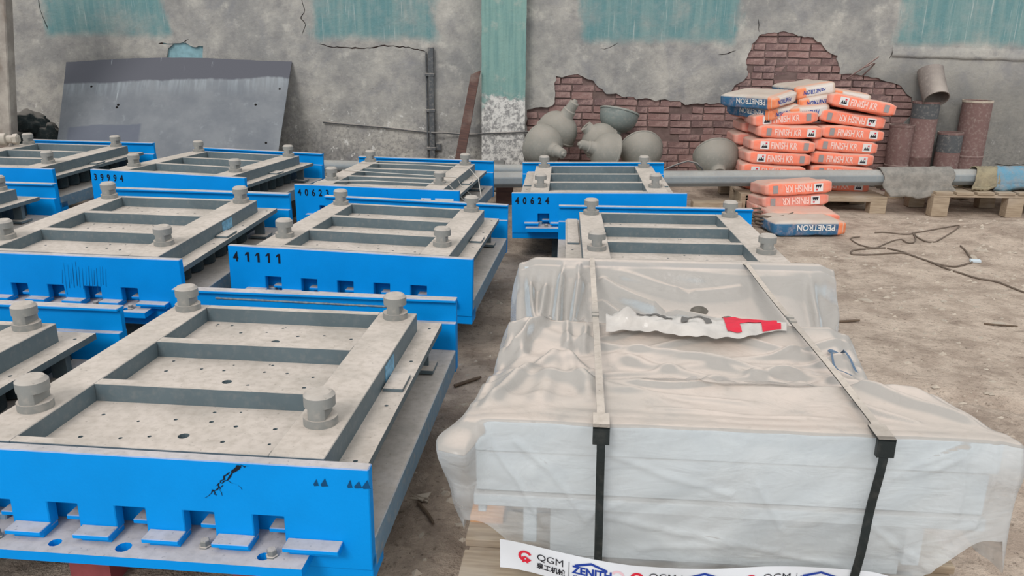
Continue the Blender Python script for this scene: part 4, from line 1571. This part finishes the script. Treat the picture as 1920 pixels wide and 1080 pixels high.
for i, (u, v, Y, ax, mk, s, lab) in enumerate(LAMPS):
    c_ = at(u, v, Y)
    zx = Vector(ax).normalized()
    xx = Vector((0, 0, 1)) if abs(zx.z) < 0.9 else Vector((1, 0, 0))
    xx = (xx - zx * xx.dot(zx)).normalized()
    yy = zx.cross(xx)
    mw = Matrix((xx * s, yy * s, zx * s)).transposed().to_4x4()
    mw.translation = c_ - zx * 0.11 * s
    t = thing('lamp_shade', lab, 'lamp', group='lamp shades heaped by the wall')
    t.matrix_world = mw
    obj('bowl', lamp_mesh(i * 3.1), t, M[mk], smooth=True, angle=50)
    if i not in (1, 2, 5, 6):
        obj('neck', neck_mesh(), t, M['lamp'], smooth=True, angle=40)

# pipes standing by the wall
PIPES = [(1692, 234, 0.118, 8.33, 'short dark rusty pipe next to the bag stack'),
         (1738, 190, 0.130, 8.36, 'tall rusty pipe under the bent grey duct'),
         (1783, 248, 0.120, 8.30, 'short rusty pipe with a dark upper end, between two tall pipes'),
         (1834, 188, 0.142, 8.36, 'rightmost tall red-brown pipe by the wall')]
for (u, v, r, Y, lab) in PIPES:
    p = at(u, v, Y)
    t = thing('steel_pipe', lab, 'pipe', (p.x, Y, 0), group='pipes standing by the wall')
    mb = MB()
    mb.lathe([(r, -0.005), (r, p.z * 0.38), (r * 1.025, p.z * 0.385), (r * 1.025, p.z * 0.40), (r, p.z * 0.405), (r, p.z), (r - 0.008, p.z), (r - 0.008, p.z - 0.25)], 28)
    obj('tube', mb, t, M['rust'], smooth=True, angle=35)
    obj('cap_rim', MB().lathe([(r * 1.03, p.z - 0.02), (r * 1.03, p.z + 0.002), (r * 0.95, p.z + 0.002), (r * 0.95, p.z - 0.02)], 28), t, M['rust'] if u < 1800 else M['stone'])
    if u == 1783 or u == 1738:
        obj('dark_sleeve', MB().lathe([(r * 1.012, p.z - (0.2 if u == 1783 else 0.17)), (r * 1.012, p.z - 0.02), (r * 0.99, p.z - 0.02), (r * 0.99, p.z - 0.2)], 28), t, M['conduit'], smooth=True, angle=35)
# bent duct piece on top of the second pipe
p = at(1736, 182, 8.36)
t = thing('duct_elbow', 'grey-brown duct elbow with an open mouth perched on the tall pipe', 'duct', (p.x, 8.36, 0))
mb = MB()
z0 = at(1738, 190, 8.36).z + 0.01
path = []
for k in range(9):
    f_ = k / 8
    path.append(Vector((0.03, -0.16 + 0.22 * f_ * (1.3 - 0.3 * f_), z0 - 0.0 + 0.285 * f_ + 0.02)))
rows = []
for ring_r in (0.124, 0.115):
    rr_ = []
    for i, q in enumerate(path):
        tg = (path[min(i + 1, 8)] - path[max(i - 1, 0)]).normalized()
        a_ = Vector((1, 0, 0))
        a_ = (a_ - tg * a_.dot(tg)).normalized()
        b_ = tg.cross(a_)
        rr_.append([q + a_ * ring_r * math.cos(2 * math.pi * k / 28) + b_ * ring_r * math.sin(2 * math.pi * k / 28) for k in range(29)])
    rows.append(rr_)
mb.grid(rows[0])
mb.grid([r2[::-1] for r2 in rows[1]])
mb.grid([rows[1][0], rows[0][0]])
mb.prism([(0, 0)] * 0 or [(q.x, q.y) for q in rows[0][8][:-1]], 0, 0.001, lambda p_, z_: (p_[0], p_[1], rows[0][8][0].z + z_))
dk = obj('duct_shell', mb, t, M['duct'], smooth=True, angle=40)
obj('seam_strip', MB().box(0.115, 0.13, -0.12, 0.02, z0 + 0.15, z0 + 0.16), t, M['conduit'])

# galvanised pole in front of the stack
pa, pb = at(905, 337, 7.2), at(1990, 331, 7.2)
mb = MB()
dd = (pb - pa).normalized()
vs = []
n = 8
for p in (pa, pb):
    for k in range(n):
        a_ = 2 * math.pi * (k + 0.5) / n
        vs.append(p + Vector((0, math.cos(a_), math.sin(a_))) * 0.076)
mb.add(vs, [(k, (k + 1) % n, n + (k + 1) % n, n + k) for k in range(n)] + [tuple(range(n))[::-1], tuple(range(n, 2 * n))])
o = obj('galvanised_pole', mb, None, M['galv'], bevel=0.006)
tag(o, 'long octagonal galvanised pole lying across in front of the bag stack', 'pole')
# round dark pipe further left, behind the numbered molds
pa = at(596, 312, 7.45)
pb = at(1010, 322, 7.45)
o = obj('grey_pipe', MB().tube([(pa.x, 7.5, pa.z), (pb.x, 7.5, pb.z)], 0.055, 16), None, M['galv'], smooth=True, angle=40)
tag(o, 'round grey pipe lying along the wall behind the numbered molds', 'pipe')


def timber(u0, u1, Y, h, dy, lab, mk='wood'):
    a_, b_ = at(u0, 380, Y), at(u1, 380, Y)
    o = obj('timber_block', MB().box(0, b_.x - a_.x, 0, dy, 0, h), None, M[mk], bevel=0.004)
    o.location = (a_.x, Y, -0.004)
    return tag(o, lab, 'block')


timber(1388, 1424, 7.12, 0.175, 0.2, 'timber block propping the galvanised pole left of the bag stack')
timber(1300, 1392, 7.08, 0.10, 0.10, 'low grey board lying under the galvanised pole', 'wood')
timber(640, 690, 7.40, at(640, 313, 7.5).z - 0.055, 0.2, 'timber block under the left part of the grey pipe', 'wood')
timber(930, 962, 7.36, at(940, 320, 7.45).z - 0.058, 0.3, 'timber block under the grey pipe by the teal column', 'wood_dark')


# pallets at the back
def pallet(x0, x1, y0, dy, h, lab, nb=6, across=True):
    t = thing('wooden_pallet', lab, 'pallet', (x0, y0, 0), 0, 'wooden pallets at the back')
    w = x1 - x0
    for k in range(nb):
        if across:
            a_ = w * k / nb
            obj('board', MB().box(a_ + 0.012, a_ + w / nb - 0.022, -0.01, dy, h - 0.024, h), t, M['wood'], bevel=0.002)
        else:
            a_ = dy * k / nb
            obj('board', MB().box(0, w, a_, a_ + dy / nb - 0.03, h - 0.024, h), t, M['wood'], bevel=0.002)
    for yy in (0, dy / 2 - 0.05, dy - 0.1):
        obj('stringer', MB().box(0, w, yy, yy + 0.1, h - 0.05, h - 0.025), t, M['wood'], bevel=0.002)
        for xx in (0, w / 2 - 0.07, w - 0.15):
            obj('block', MB().box(xx, xx + 0.15, yy, yy + 0.1, -0.004, h - 0.051), t, M['wood'], bevel=0.003)
    return t


pl = at(1395, 400, 7.12)
pr = at(1660, 400, 7.12)
pallet(pl.x, pr.x, 7.12, 1.0, 0.155, 'wooden pallet carrying the orange bag stack', 6, False)
pl = at(1745, 405, 7.02)
pallet(pl.x, pl.x + 1.5, 7.02, 0.95, 0.225, 'empty wooden pallet on the ground at right under the pole', 8, True)


# ------------------------------------------------------------------ bags
def bag_mesh(seed, mat, L=0.6, D=0.4, T=0.121):
    bm = bmesh.new()
    bmesh.ops.create_cube(bm, size=2)
    bmesh.ops.subdivide_edges(bm, edges=bm.edges[:], cuts=9, use_grid_fill=True)
    hx, hy, hz = L / 2, D / 2, T / 2
    r = 0.028
    for v in bm.verts:
        p = Vector((v.co.x * hx, v.co.y * hy, v.co.z * hz))
        q = Vector((max(-hx + r, min(hx - r, p.x)), max(-hy + r, min(hy - r, p.y)), max(-hz + r, min(hz - r, p.z))))
        d_ = p - q
        if d_.length > 1e-6:
            p = q + d_.normalized() * r
        k = 1 - 0.22 * sstep(0.75, 1.0, abs(p.x) / hx) - 0.03 * math.cos(p.x * 11 + seed)
        p.z *= k
        p.z += 0.010 * noise.noise((p.x * 4 + seed, p.y * 4, 1.0)) + 0.006 * noise.noise((p.x * 12 + seed, p.y * 12, p.z * 12))
        if p.y > -hy + 0.03:
            p.x += 0.012 * noise.noise((seed, p.y * 5, p.z * 9))
        v.co = p
    me = bpy.data.meshes.new('bag')
    bm.to_mesh(me)
    bm.free()
    me.materials.append(mat)
    me.polygons.foreach_set('use_smooth', [True] * len(me.polygons))
    return me


BAGM = {}
for k in range(3):
    BAGM[('bag', k)] = bag_mesh(k * 2.7, M['bag'])
    BAGM[('bag_pale', k)] = bag_mesh(k * 2.7 + 1, M['bag_pale'])
    BAGM[('bag_blue', k)] = bag_mesh(k * 2.7 + 2, M['bag_blue'], 0.6, 0.38, 0.13)
YB = -0.2035


def fmesh(name, s, size, mat, sx, x0, z0, y=YB, bold=0.0022):
    mb = MB()
    put_text(mb, text_geo(s, size, bold, sx), lambda a_, b_: (x0 + a_, y, z0 + b_))
    return mb.mesh(name, mat)


TXT = fmesh('printed_name', 'FINISH KR', 0.084, M['bag_text'], 0.64, -0.115, -0.029)
TXTB = fmesh('printed_name', 'FINISH KR', 0.084, M['bag_text'], 0.66, -0.15, -0.029)
PATCH = MB().add([(-0.04, YB + 0.0005, -0.036), (0.04, YB + 0.0005, -0.036), (0.04, YB + 0.0005, 0.036), (-0.04, YB + 0.0005, 0.036)], [(0, 1, 2, 3)]).mesh('logo_patch', M['white_print'])
emb = MB()
for x0, w in ((-0.03, 0.03), (-0.012, 0.03), (0.006, 0.024)):
    emb.add([(x0, YB - 0.0008, -0.024), (x0 + w * 0.85, YB - 0.0008, -0.024), (x0 + w * 0.55, YB - 0.0008, 0.004 + w * 0.2)], [(0, 1, 2)])
EMBLEM = emb.mesh('emblem', M['ink'])
EMBDOT = MB().add([(0.006, YB - 0.0008, 0.010), (0.022, YB - 0.0008, 0.010), (0.022, YB - 0.0008, 0.024), (0.006, YB - 0.0008, 0.024)], [(0, 1, 2, 3)]).mesh('emblem_mark', M['red'])
BARC = MB().add([(-0.022, YB, -0.034), (0.022, YB, -0.034), (0.022, YB, 0.034), (-0.022, YB, 0.034)], [(0, 1, 2, 3)]).mesh('barcode_patch', M['barcode'])
PENT = fmesh('printed_name', 'PENETRON', 0.068, M['white_print'], 0.92, -0.21, -0.03, -0.1935, 0.0015)
pe = MB()
put_text(pe, text_geo('PENETRON', 0.052, 0.001, 0.8), lambda a_, b_: (0.3035, -0.085 + a_ + 0.25 * b_, -0.02 + b_))
PENE = pe.mesh('printed_name', M['navy'])
bag_i = 0


def bag(kind, front, rz=0.0, rx=0.0, ry=0.0, layout='A', label='', flip=False, group=None):
    """front: where the middle of the bag's printed long face is"""
    global bag_i
    bag_i += 1
    t = thing('cement_bag', label, 'bag', group=group)
    A = Matrix.Rotation(rz, 4, 'Z') @ Matrix.Rotation(ry, 4, 'Y') @ Matrix.Rotation(rx, 4, 'X')
    off = A @ Vector((0, -0.2, 0))
    t.matrix_world = Matrix.Translation(Vector(front) - off) @ A
    body = obj('body', BAGM[(kind, bag_i % 3)], t)
    fl = Matrix.Rotation(math.pi, 4, 'Y') if flip else Matrix.Identity(4)

    def part(nm, me, x=0.0, parent=t):
        o = obj(nm, me, parent)
        o.matrix_local = fl @ Matrix.Translation((x, 0, 0))
        return o
    if layout == 'A':
        part('printed_name', TXT)
        lp = part('logo_patch', PATCH, -0.17)
        obj('emblem', EMBLEM, lp)
        obj('emblem_mark', EMBDOT, lp)
        part('barcode_patch', BARC, 0.21)
    elif layout == 'B':
        part('printed_name', TXTB)
        lp = part('logo_patch', PATCH, 0.19)
        obj('emblem', EMBLEM, lp)
        obj('emblem_mark', EMBDOT, lp)
        part('barcode_patch', BARC, -0.2)
    elif layout == 'P':
        part('printed_name', PENT)
        part('printed_name', PENE)
    elif layout == 'E':
        fl = Matrix.Rotation(math.pi, 4, 'X')
        part('printed_name', PENE)
    return t


G = 'orange bags stacked on the pallet'
YS = 7.36


def bagp(u, v, Y=YS):
    return at(u, v, Y)


def zrow(k):
    return 0.157 + 0.061 + 0.121 * k


lx = at(1463, 300, YS).x
rx_ = at(1584, 300, YS).x
# left column, bottom up
for k, (u, lay, fl, lab) in enumerate([(1458, 'A', False, 'lowest orange bag in the left column of the stack, half behind the pole'),
                                       (1452, 'A', False, 'second orange bag from the bottom in the left column of the stack'),
                                       (1461, 'A', False, 'third orange bag from the bottom in the left column of the stack'),
                                       (1465, 'A', False, 'fourth orange bag from the bottom in the left column, logo at its left'),
                                       (1477, 'B', False, 'fifth orange bag from the bottom in the left column, logo at its right')]):
    zz = zrow(k)
    bag('bag', (at(u, 300, YS).x, YS + rng.uniform(-.01, .01), zz), R(rng.uniform(-3, 3)) + R(-2), R(rng.uniform(-2, 2)), R(2 + rng.uniform(-1, 1)), lay, lab, fl, G)
for k, (u, lay, fl, lab) in enumerate([(1576, 'B', False, 'lowest orange bag in the right column of the stack, half behind the pole'),
                                       (1580, 'B', False, 'second orange bag from the bottom in the right column of the stack'),
                                       (1577, 'B', False, 'third orange bag from the bottom in the right column of the stack'),
                                       (1582, 'B', False, 'fourth orange bag from the bottom in the right column of the stack'),
                                       (1591, 'B', False, 'fifth orange bag from the bottom in the right column of the stack')]):
    bag('bag', (at(u, 300, YS).x + 0.02, YS + 0.02 + rng.uniform(-.01, .01), zrow(k) - 0.004), R(rng.uniform(-3, 3)) + R(-3), R(rng.uniform(-2, 2)), R(3 + rng.uniform(-1, 1)), lay, lab, fl, G)
bag('bag', (at(1600, 240, YS).x, YS + 0.04, zrow(5)), R(-8), 0, R(7), 'A', 'orange bag with its print upside down under the top right bag', True, G)
bag('bag', (at(1614, 222, YS).x, YS - 0.01, zrow(6) + 0.02), R(-10), R(-4), R(9), 'A', 'topmost orange bag at the right of the stack, tilted to the right', False, G)
# short ends above the left column
bag('bag', (at(1472, 228, YS).x + 0.02, YS + 0.05, zrow(5)), R(-3), 0, R(-5), 'A', 'orange bag above the left column, tucked under the blue bag', False, G)
bag('bag_pale', (at(1500, 232, YS).x + 0.05, YS + 0.22, zrow(5) - 0.01), R(4), 0, R(1), 'B', 'orange bag set back between the two columns below the white bags', False, G)
ORD = ['lowest', 'second-lowest', 'third-lowest', 'third-highest', 'second-highest', 'highest']
# second rank behind, only its left ends show
for k in range(6):
    bag('bag_pale', (at(1440, 300, 7.8).x + rng.uniform(-0.05, 0.02), 7.79, zrow(k) + 0.004), R(rng.uniform(-4, 4)), 0, R(rng.uniform(-2, 2)), '',
        '%s faded pink bag in the rank behind the left column, its end showing at left' % ORD[k], False, G)
for k in range(6):
    bag('bag_pale', (at(1560, 300, 7.8).x + rng.uniform(-0.02, 0.02), 7.80, zrow(k) + 0.004), R(rng.uniform(-4, 4)), 0, R(rng.uniform(-2, 2)), '',
        '%s faded pink bag in the rank behind the right column' % ORD[k], False, G)
# blue and white bags on top
G2 = 'blue and white bags on top of the stack'


def endbag(u, v, Y, rz, ry, lab, rx=0.0):
    """a bag whose short end faces the camera at pixel u, v"""
    global bag_i
    bag_i += 1
    t = thing('cement_bag', lab, 'bag', group=G2)
    A = Matrix.Rotation(rz, 4, 'Z') @ Matrix.Rotation(ry, 4, 'Y') @ Matrix.Rotation(rx, 4, 'X')
    t.matrix_world = Matrix.Translation(at(u, v, Y) - A @ Vector((0.3, 0, 0))) @ A
    obj('body', BAGM[('bag_blue', bag_i % 3)], t)
    o = obj('printed_name', PENE, t)
    o.matrix_local = Matrix.Rotation(math.pi, 4, 'X')
    o = obj('printed_name', PENT, t)
    o.matrix_local = Matrix.Rotation(math.pi, 4, 'Y')
    return t


endbag(1474, 188, 7.42, R(-50), R(0), 'large blue bag with a dusty top at the upper left of the stack', R(8))
endbag(1474, 212, 7.44, R(-62), R(3), 'blue and white bag directly under the large blue bag', R(6))
endbag(1532, 171, 7.55, R(-84), R(0), 'highest white-ended bag on the stack, right of the large blue bag', R(9))
endbag(1538, 191, 7.52, R(-84), R(0), 'white-ended bag directly under the highest one', R(8))
endbag(1520, 211, 7.44, R(-86), R(0), 'white-ended bag lowest of the three beside the large blue bag', R(6))
endbag(1598, 184, 7.66, R(-88), R(0), 'white-ended bag tilted down to the right behind the top orange bag', R(-9))
# the little stack in front of the pole
G3 = 'orange bags stacked in front of the pole'
YF = 6.74
bag('bag_pale', (at(1492, 380, YF).x, YF + 0.12, 0.064), R(2), 0, R(1), '', 'lowest faded bag of the small stack in front of the pole', False, G3)
bag('bag_pale', (at(1496, 366, YF).x, YF + 0.02, 0.178), R(4), R(-5), R(-3), 'A', 'faded orange bag in the middle of the small stack', True, G3)
bag('bag', (at(1500, 343, YF).x, YF, 0.292), R(4), R(-6), R(-3), 'A', 'orange bag on top of the small stack in front of the pole', True, G3)
bag('bag', (at(1514, 392, 6.5).x, 6.5, 0.066), R(2), R(2), R(0), 'A', 'orange bag on the ground leaning under the small stack', True, G3)
t = bag('bag_blue', (at(1522, 423, 6.17).x, 6.17, 0.066), R(3), R(-2), R(0), '', 'blue and white bag lying alone on the ground in front of the small stack')
o = obj('printed_name', PENT, t)
o.matrix_local = Matrix.Rotation(math.pi, 4, 'Y') @ Matrix.Translation((0.01, -0.002, 0))


# sacking thrown over the pole
def drape(name, u0, u1, v_top, lab, mat, Y, seed, hang, slope=0.0):
    a_, b_ = at(u0, v_top, Y), at(u1, v_top, Y)
    mb = MB()
    rows = []
    nx_ = 40
    prof = [(-0.125, -hang), (-0.12, -hang * 0.7), (-0.115, -0.1), (-0.105, -0.02), (-0.085, 0.05), (-0.045, 0.088), (0.0, 0.10), (0.05, 0.088), (0.09, 0.04), (0.105, -0.04), (0.11, -0.12)]
    pc = 0.5
    for j in range(len(prof) * 3 - 2):
        f_ = j / 3
        i0 = min(int(f_), len(prof) - 2)
        t_ = f_ - i0
        py = prof[i0][0] * (1 - t_) + prof[i0 + 1][0] * t_
        pz = prof[i0][1] * (1 - t_) + prof[i0 + 1][1] * t_
        rp = []
        for i in range(nx_ + 1):
            u = i / nx_
            x = a_.x + (b_.x - a_.x) * u + 0.05 * noise.noise((pz * 9, seed, 3)) * (abs(u - 0.5) * 2) + slope * (-pz) * (1 - u)
            k = 1 + 0.12 * noise.noise((u * 5 + seed, pz * 8, 1))
            zz = pz if pz > 0 else pz * (1 + 0.25 * noise.noise((u * 3 + seed, 0, 7)) - 0.45 * max(0, u - 0.45))
            rp.append((x, 7.2 + py * k, pole_z(x) + zz + 0.006 * noise.noise((u * 14, pz * 30, seed))))
        rows.append(rp)
    mb.grid(rows)
    o = obj(name, mb, None, mat, smooth=True)
    so = o.modifiers.new('thick', 'SOLIDIFY')
    so.thickness = 0.008
    return tag(o, lab, 'sack')


q0, q1 = at(905, 337, 7.2), at(1990, 331, 7.2)


def pole_z(x):
    return q0.z + (q1.z - q0.z) * (x - q0.x) / (q1.x - q0.x)


drape('sack_cloth', 1652, 1782, 320, 'grey sackcloth draped over the galvanised pole', M['sack'], 7.2, 1.0, 0.16, 0.25)
drape('sack_cloth', 1820, 1866, 320, 'tan sackcloth wrapped round the pole near the right edge', M['sack_tan'], 7.2, 5.0, 0.1, -0.25)
drape('sack_cloth', 1862, 1960, 316, 'blue and grey sackcloth on the pole at the right edge', M['sack_blue'], 7.2, 9.0, 0.06, -0.3)

# ------------------------------------------------------------------ cables and litter on the ground
def gpath(px, r, z=0.0, sub=6):
    P = [ground(u, v) for u, v in px]
    out = []
    n = len(P)
    for i in range(n - 1):
        p0, p1, p2, p3 = P[max(i - 1, 0)], P[i], P[i + 1], P[min(i + 2, n - 1)]
        for k in range(sub):
            t_ = k / sub
            out.append(0.5 * ((2 * p1) + (p2 - p0) * t_ + (2 * p0 - 5 * p1 + 4 * p2 - p3) * t_ ** 2 + (3 * p1 - p0 - 3 * p2 + p3) * t_ ** 3))
    out.append(P[-1])
    return [Vector((p.x, p.y, floor_h(p.x, p.y) + r + z)) for p in out]


def cable(px, r, lab, zz=0.0):
    r *= 0.8
    o = obj('cable', MB().tube(gpath(px, r, zz), r, 6), None, M['cable'], smooth=True)
    return tag(o, lab, 'cable')


cable([(1640, 437), (1665, 438), (1700, 442), (1720, 440), (1760, 436), (1794, 434), (1792, 440), (1770, 450), (1752, 457), (1735, 456), (1720, 448), (1711, 440),
       (1716, 450), (1712, 457), (1700, 456), (1690, 450), (1672, 452), (1642, 463), (1615, 458), (1596, 448), (1600, 445), (1612, 444)], 0.007,
      'thin dark cable lying in loose loops on the ground at right')
cable([(1660, 464), (1640, 464), (1602, 467), (1596, 474), (1606, 477), (1640, 476), (1680, 474), (1700, 476), (1730, 486), (1755, 495), (1790, 500), (1812, 496), (1822, 490), (1800, 466)], 0.008,
      'dark cable doubling back toward the pale stub on the ground at right')
cable([(1664, 465), (1690, 472), (1740, 490), (1772, 503), (1800, 512), (1830, 521), (1870, 528), (1900, 538), (1935, 550)], 0.008, 'dark cable trailing off to the right edge across the ground')
# coil beside the blue bag
mb = MB()
cc = ground(1448, 424)
pts = []
for k in range(110):
    a_ = k * 0.36
    rr_ = 0.13 + 0.03 * math.sin(k * 0.9) + 0.0004 * k
    pts.append((cc.x - 0.02 + rr_ * 1.25 * math.cos(a_), cc.y + 0.03 + rr_ * math.sin(a_), 0.01 + 0.0010 * k + 0.012 * math.sin(k * 1.7) ** 2))
mb.tube(pts, 0.008, 6)
o = obj('cable_coil', mb, None, M['cable'], smooth=True)
tag(o, 'coil of dusty cable behind the open mold, beside the blue bag on the ground', 'cable')
pts = [at(u, v, 7.35 - 0.02 * i) for i, (u, v) in enumerate(((1246, 322), (1262, 327), (1268, 331), (1240, 332), (1232, 326), (1250, 316), (1270, 308), (1290, 302), (1306, 306), (1318, 318)))]
o = obj('cable', MB().tube(pts, 0.008, 6), None, M['conduit'], smooth=True)
tag(o, 'looped black cable on the pole by the lone lamp shade', 'cable')


def stick(px, r, lab, mk='stick'):
    o = obj('stick', MB().tube(gpath(px, r, 0.002, 2), [r] * (2 * (len(px) - 1)) + [r * 0.6], 6), None, M[mk])
    return tag(o, lab, 'stick')


stick([(784, 944), (800, 962), (813, 982)], 0.006, 'thin stick on the aisle floor in front of the wrapped package')
stick([(852, 724), (878, 716), (902, 709)], 0.008, 'brown stick on the aisle floor behind the nearest mold')
stick([(1562, 602), (1590, 602), (1612, 600)], 0.007, 'dark twig on the ground right of the wrapped package')
stick([(1845, 606), (1880, 610), (1908, 612)], 0.005, 'thin pale twig on the ground at the right edge')
p = ground(790, 936)
mb = MB()
rs = random.Random(4)
for k in range(4):
    mb.prism([(rs.uniform(-.03, .03) + 0.025 * math.cos(a_), rs.uniform(-.01, .01) + 0.018 * math.sin(a_)) for a_ in (0, 1.3, 2.5, 3.6, 5)], 0.002 + 0.004 * k, 0.007 + 0.004 * k)
o = obj('plaster_flake', mb, None, M['stone'])
o.location = (p.x, p.y, floor_h(p.x, p.y))
tag(o, 'pale broken plaster flakes at the end of the thin stick', 'flake')
p = ground(1828, 492)
o = obj('plastic_stub', MB().box(-0.035, 0.035, -0.02, 0.02, 0, 0.02), None, M['sticker'], bevel=0.003)
o.location = (p.x, p.y, floor_h(p.x, p.y))
o.rotation_euler = (0, 0, R(-15))
tag(o, 'small white stub at the end of the cable on the ground', 'stub')


def chip_mesh(seed, fl):
    rs_ = random.Random(seed)
    n_ = 6
    poly = [(math.cos(2 * math.pi * k / n_) * rs_.uniform(0.6, 1.2), math.sin(2 * math.pi * k / n_) * rs_.uniform(0.5, 1.0)) for k in range(n_)]
    mb = MB()
    mb.prism(poly, 0, fl)
    mb.v = [(x * (0.75 if z > 0 else 1), y * (0.75 if z > 0 else 1), z * rs_.uniform(0.5, 1.2)) for x, y, z in mb.v]
    return mb


CHIPS = [chip_mesh(k, 0.5).mesh('rubble_chip', M['stone']) for k in range(6)]
big = [(1870, 606, 0.05), (1900, 610, 0.03), (1624, 562, 0.045), (1640, 500, 0.03), (1702, 492, 0.03), (1770, 565, 0.03), (1782, 556, 0.03), (1800, 564, 0.025), (1690, 575, 0.03), (1770, 600, 0.03),
       (1735, 622, 0.02), (1830, 576, 0.03), (1590, 484, 0.03), (1824, 484, 0.06), (1838, 476, 0.05), (1900, 520, 0.03), (1868, 516, 0.03), (1725, 527, 0.018), (1767, 534, 0.018), (1660, 515, 0.02),
       (1840, 630, 0.025), (1700, 545, 0.02), (1676, 552, 0.02), (1850, 553, 0.02), (1885, 550, 0.02), (1400, 470, 0.02), (1560, 470, 0.03), (920, 452, 0.02), (905, 540, 0.02), (830, 800, 0.015), (790, 1000, 0.018), (860, 880, 0.015)]
for k, (u, v, s) in enumerate(big):
    p = ground(u, v)
    o = obj('rubble_chip', CHIPS[k % 6])
    o.location = (p.x, p.y, floor_h(p.x, p.y) - 0.002)
    o.scale = (s, s * 0.8, s * 0.5)
    o.rotation_euler = (0, 0, k * 1.3)
    tag(o, 'small pale rubble chip lying on the dirt floor', 'rubble', 'rubble chips on the dirt floor')
mb = MB()
rs = random.Random(21)
cnt = 0
while cnt < 2600:
    x, y = rs.uniform(-0.6, 5.5), rs.uniform(1.4, 8.0)
    if x < 1.3 and not (-0.45 < x < 0.1 and y < 5.2):
        continue
    if (x < 1.6 + 0.1 * y and x > 0.1 and y < 5) or y > 6.9 or (x < 3.2 and 5.9 < y):
        continue
    s = 0.005 + 0.020 * rs.random() ** 3
    a_ = rs.random() * 6.28
    z = floor_h(x, y) - 0.001
    pts = [(x + s * math.cos(a_ + k * 1.57) * rs.uniform(0.6, 1.4), y + s * math.sin(a_ + k * 1.57) * rs.uniform(0.5, 1), z) for k in range(4)]
    tp = (x + s * 0.2, y, z + 0.002 + s * rs.uniform(0.15, 0.7))
    mb.add(pts + [tp], [(0, 1, 4), (1, 2, 4), (2, 3, 4), (3, 0, 4)])
    cnt += 1
o = obj('gravel', mb, None, M['stone'])
o['kind'] = 'stuff'
tag(o, 'fine pale gravel and flakes strewn over the dirt floor', 'gravel')
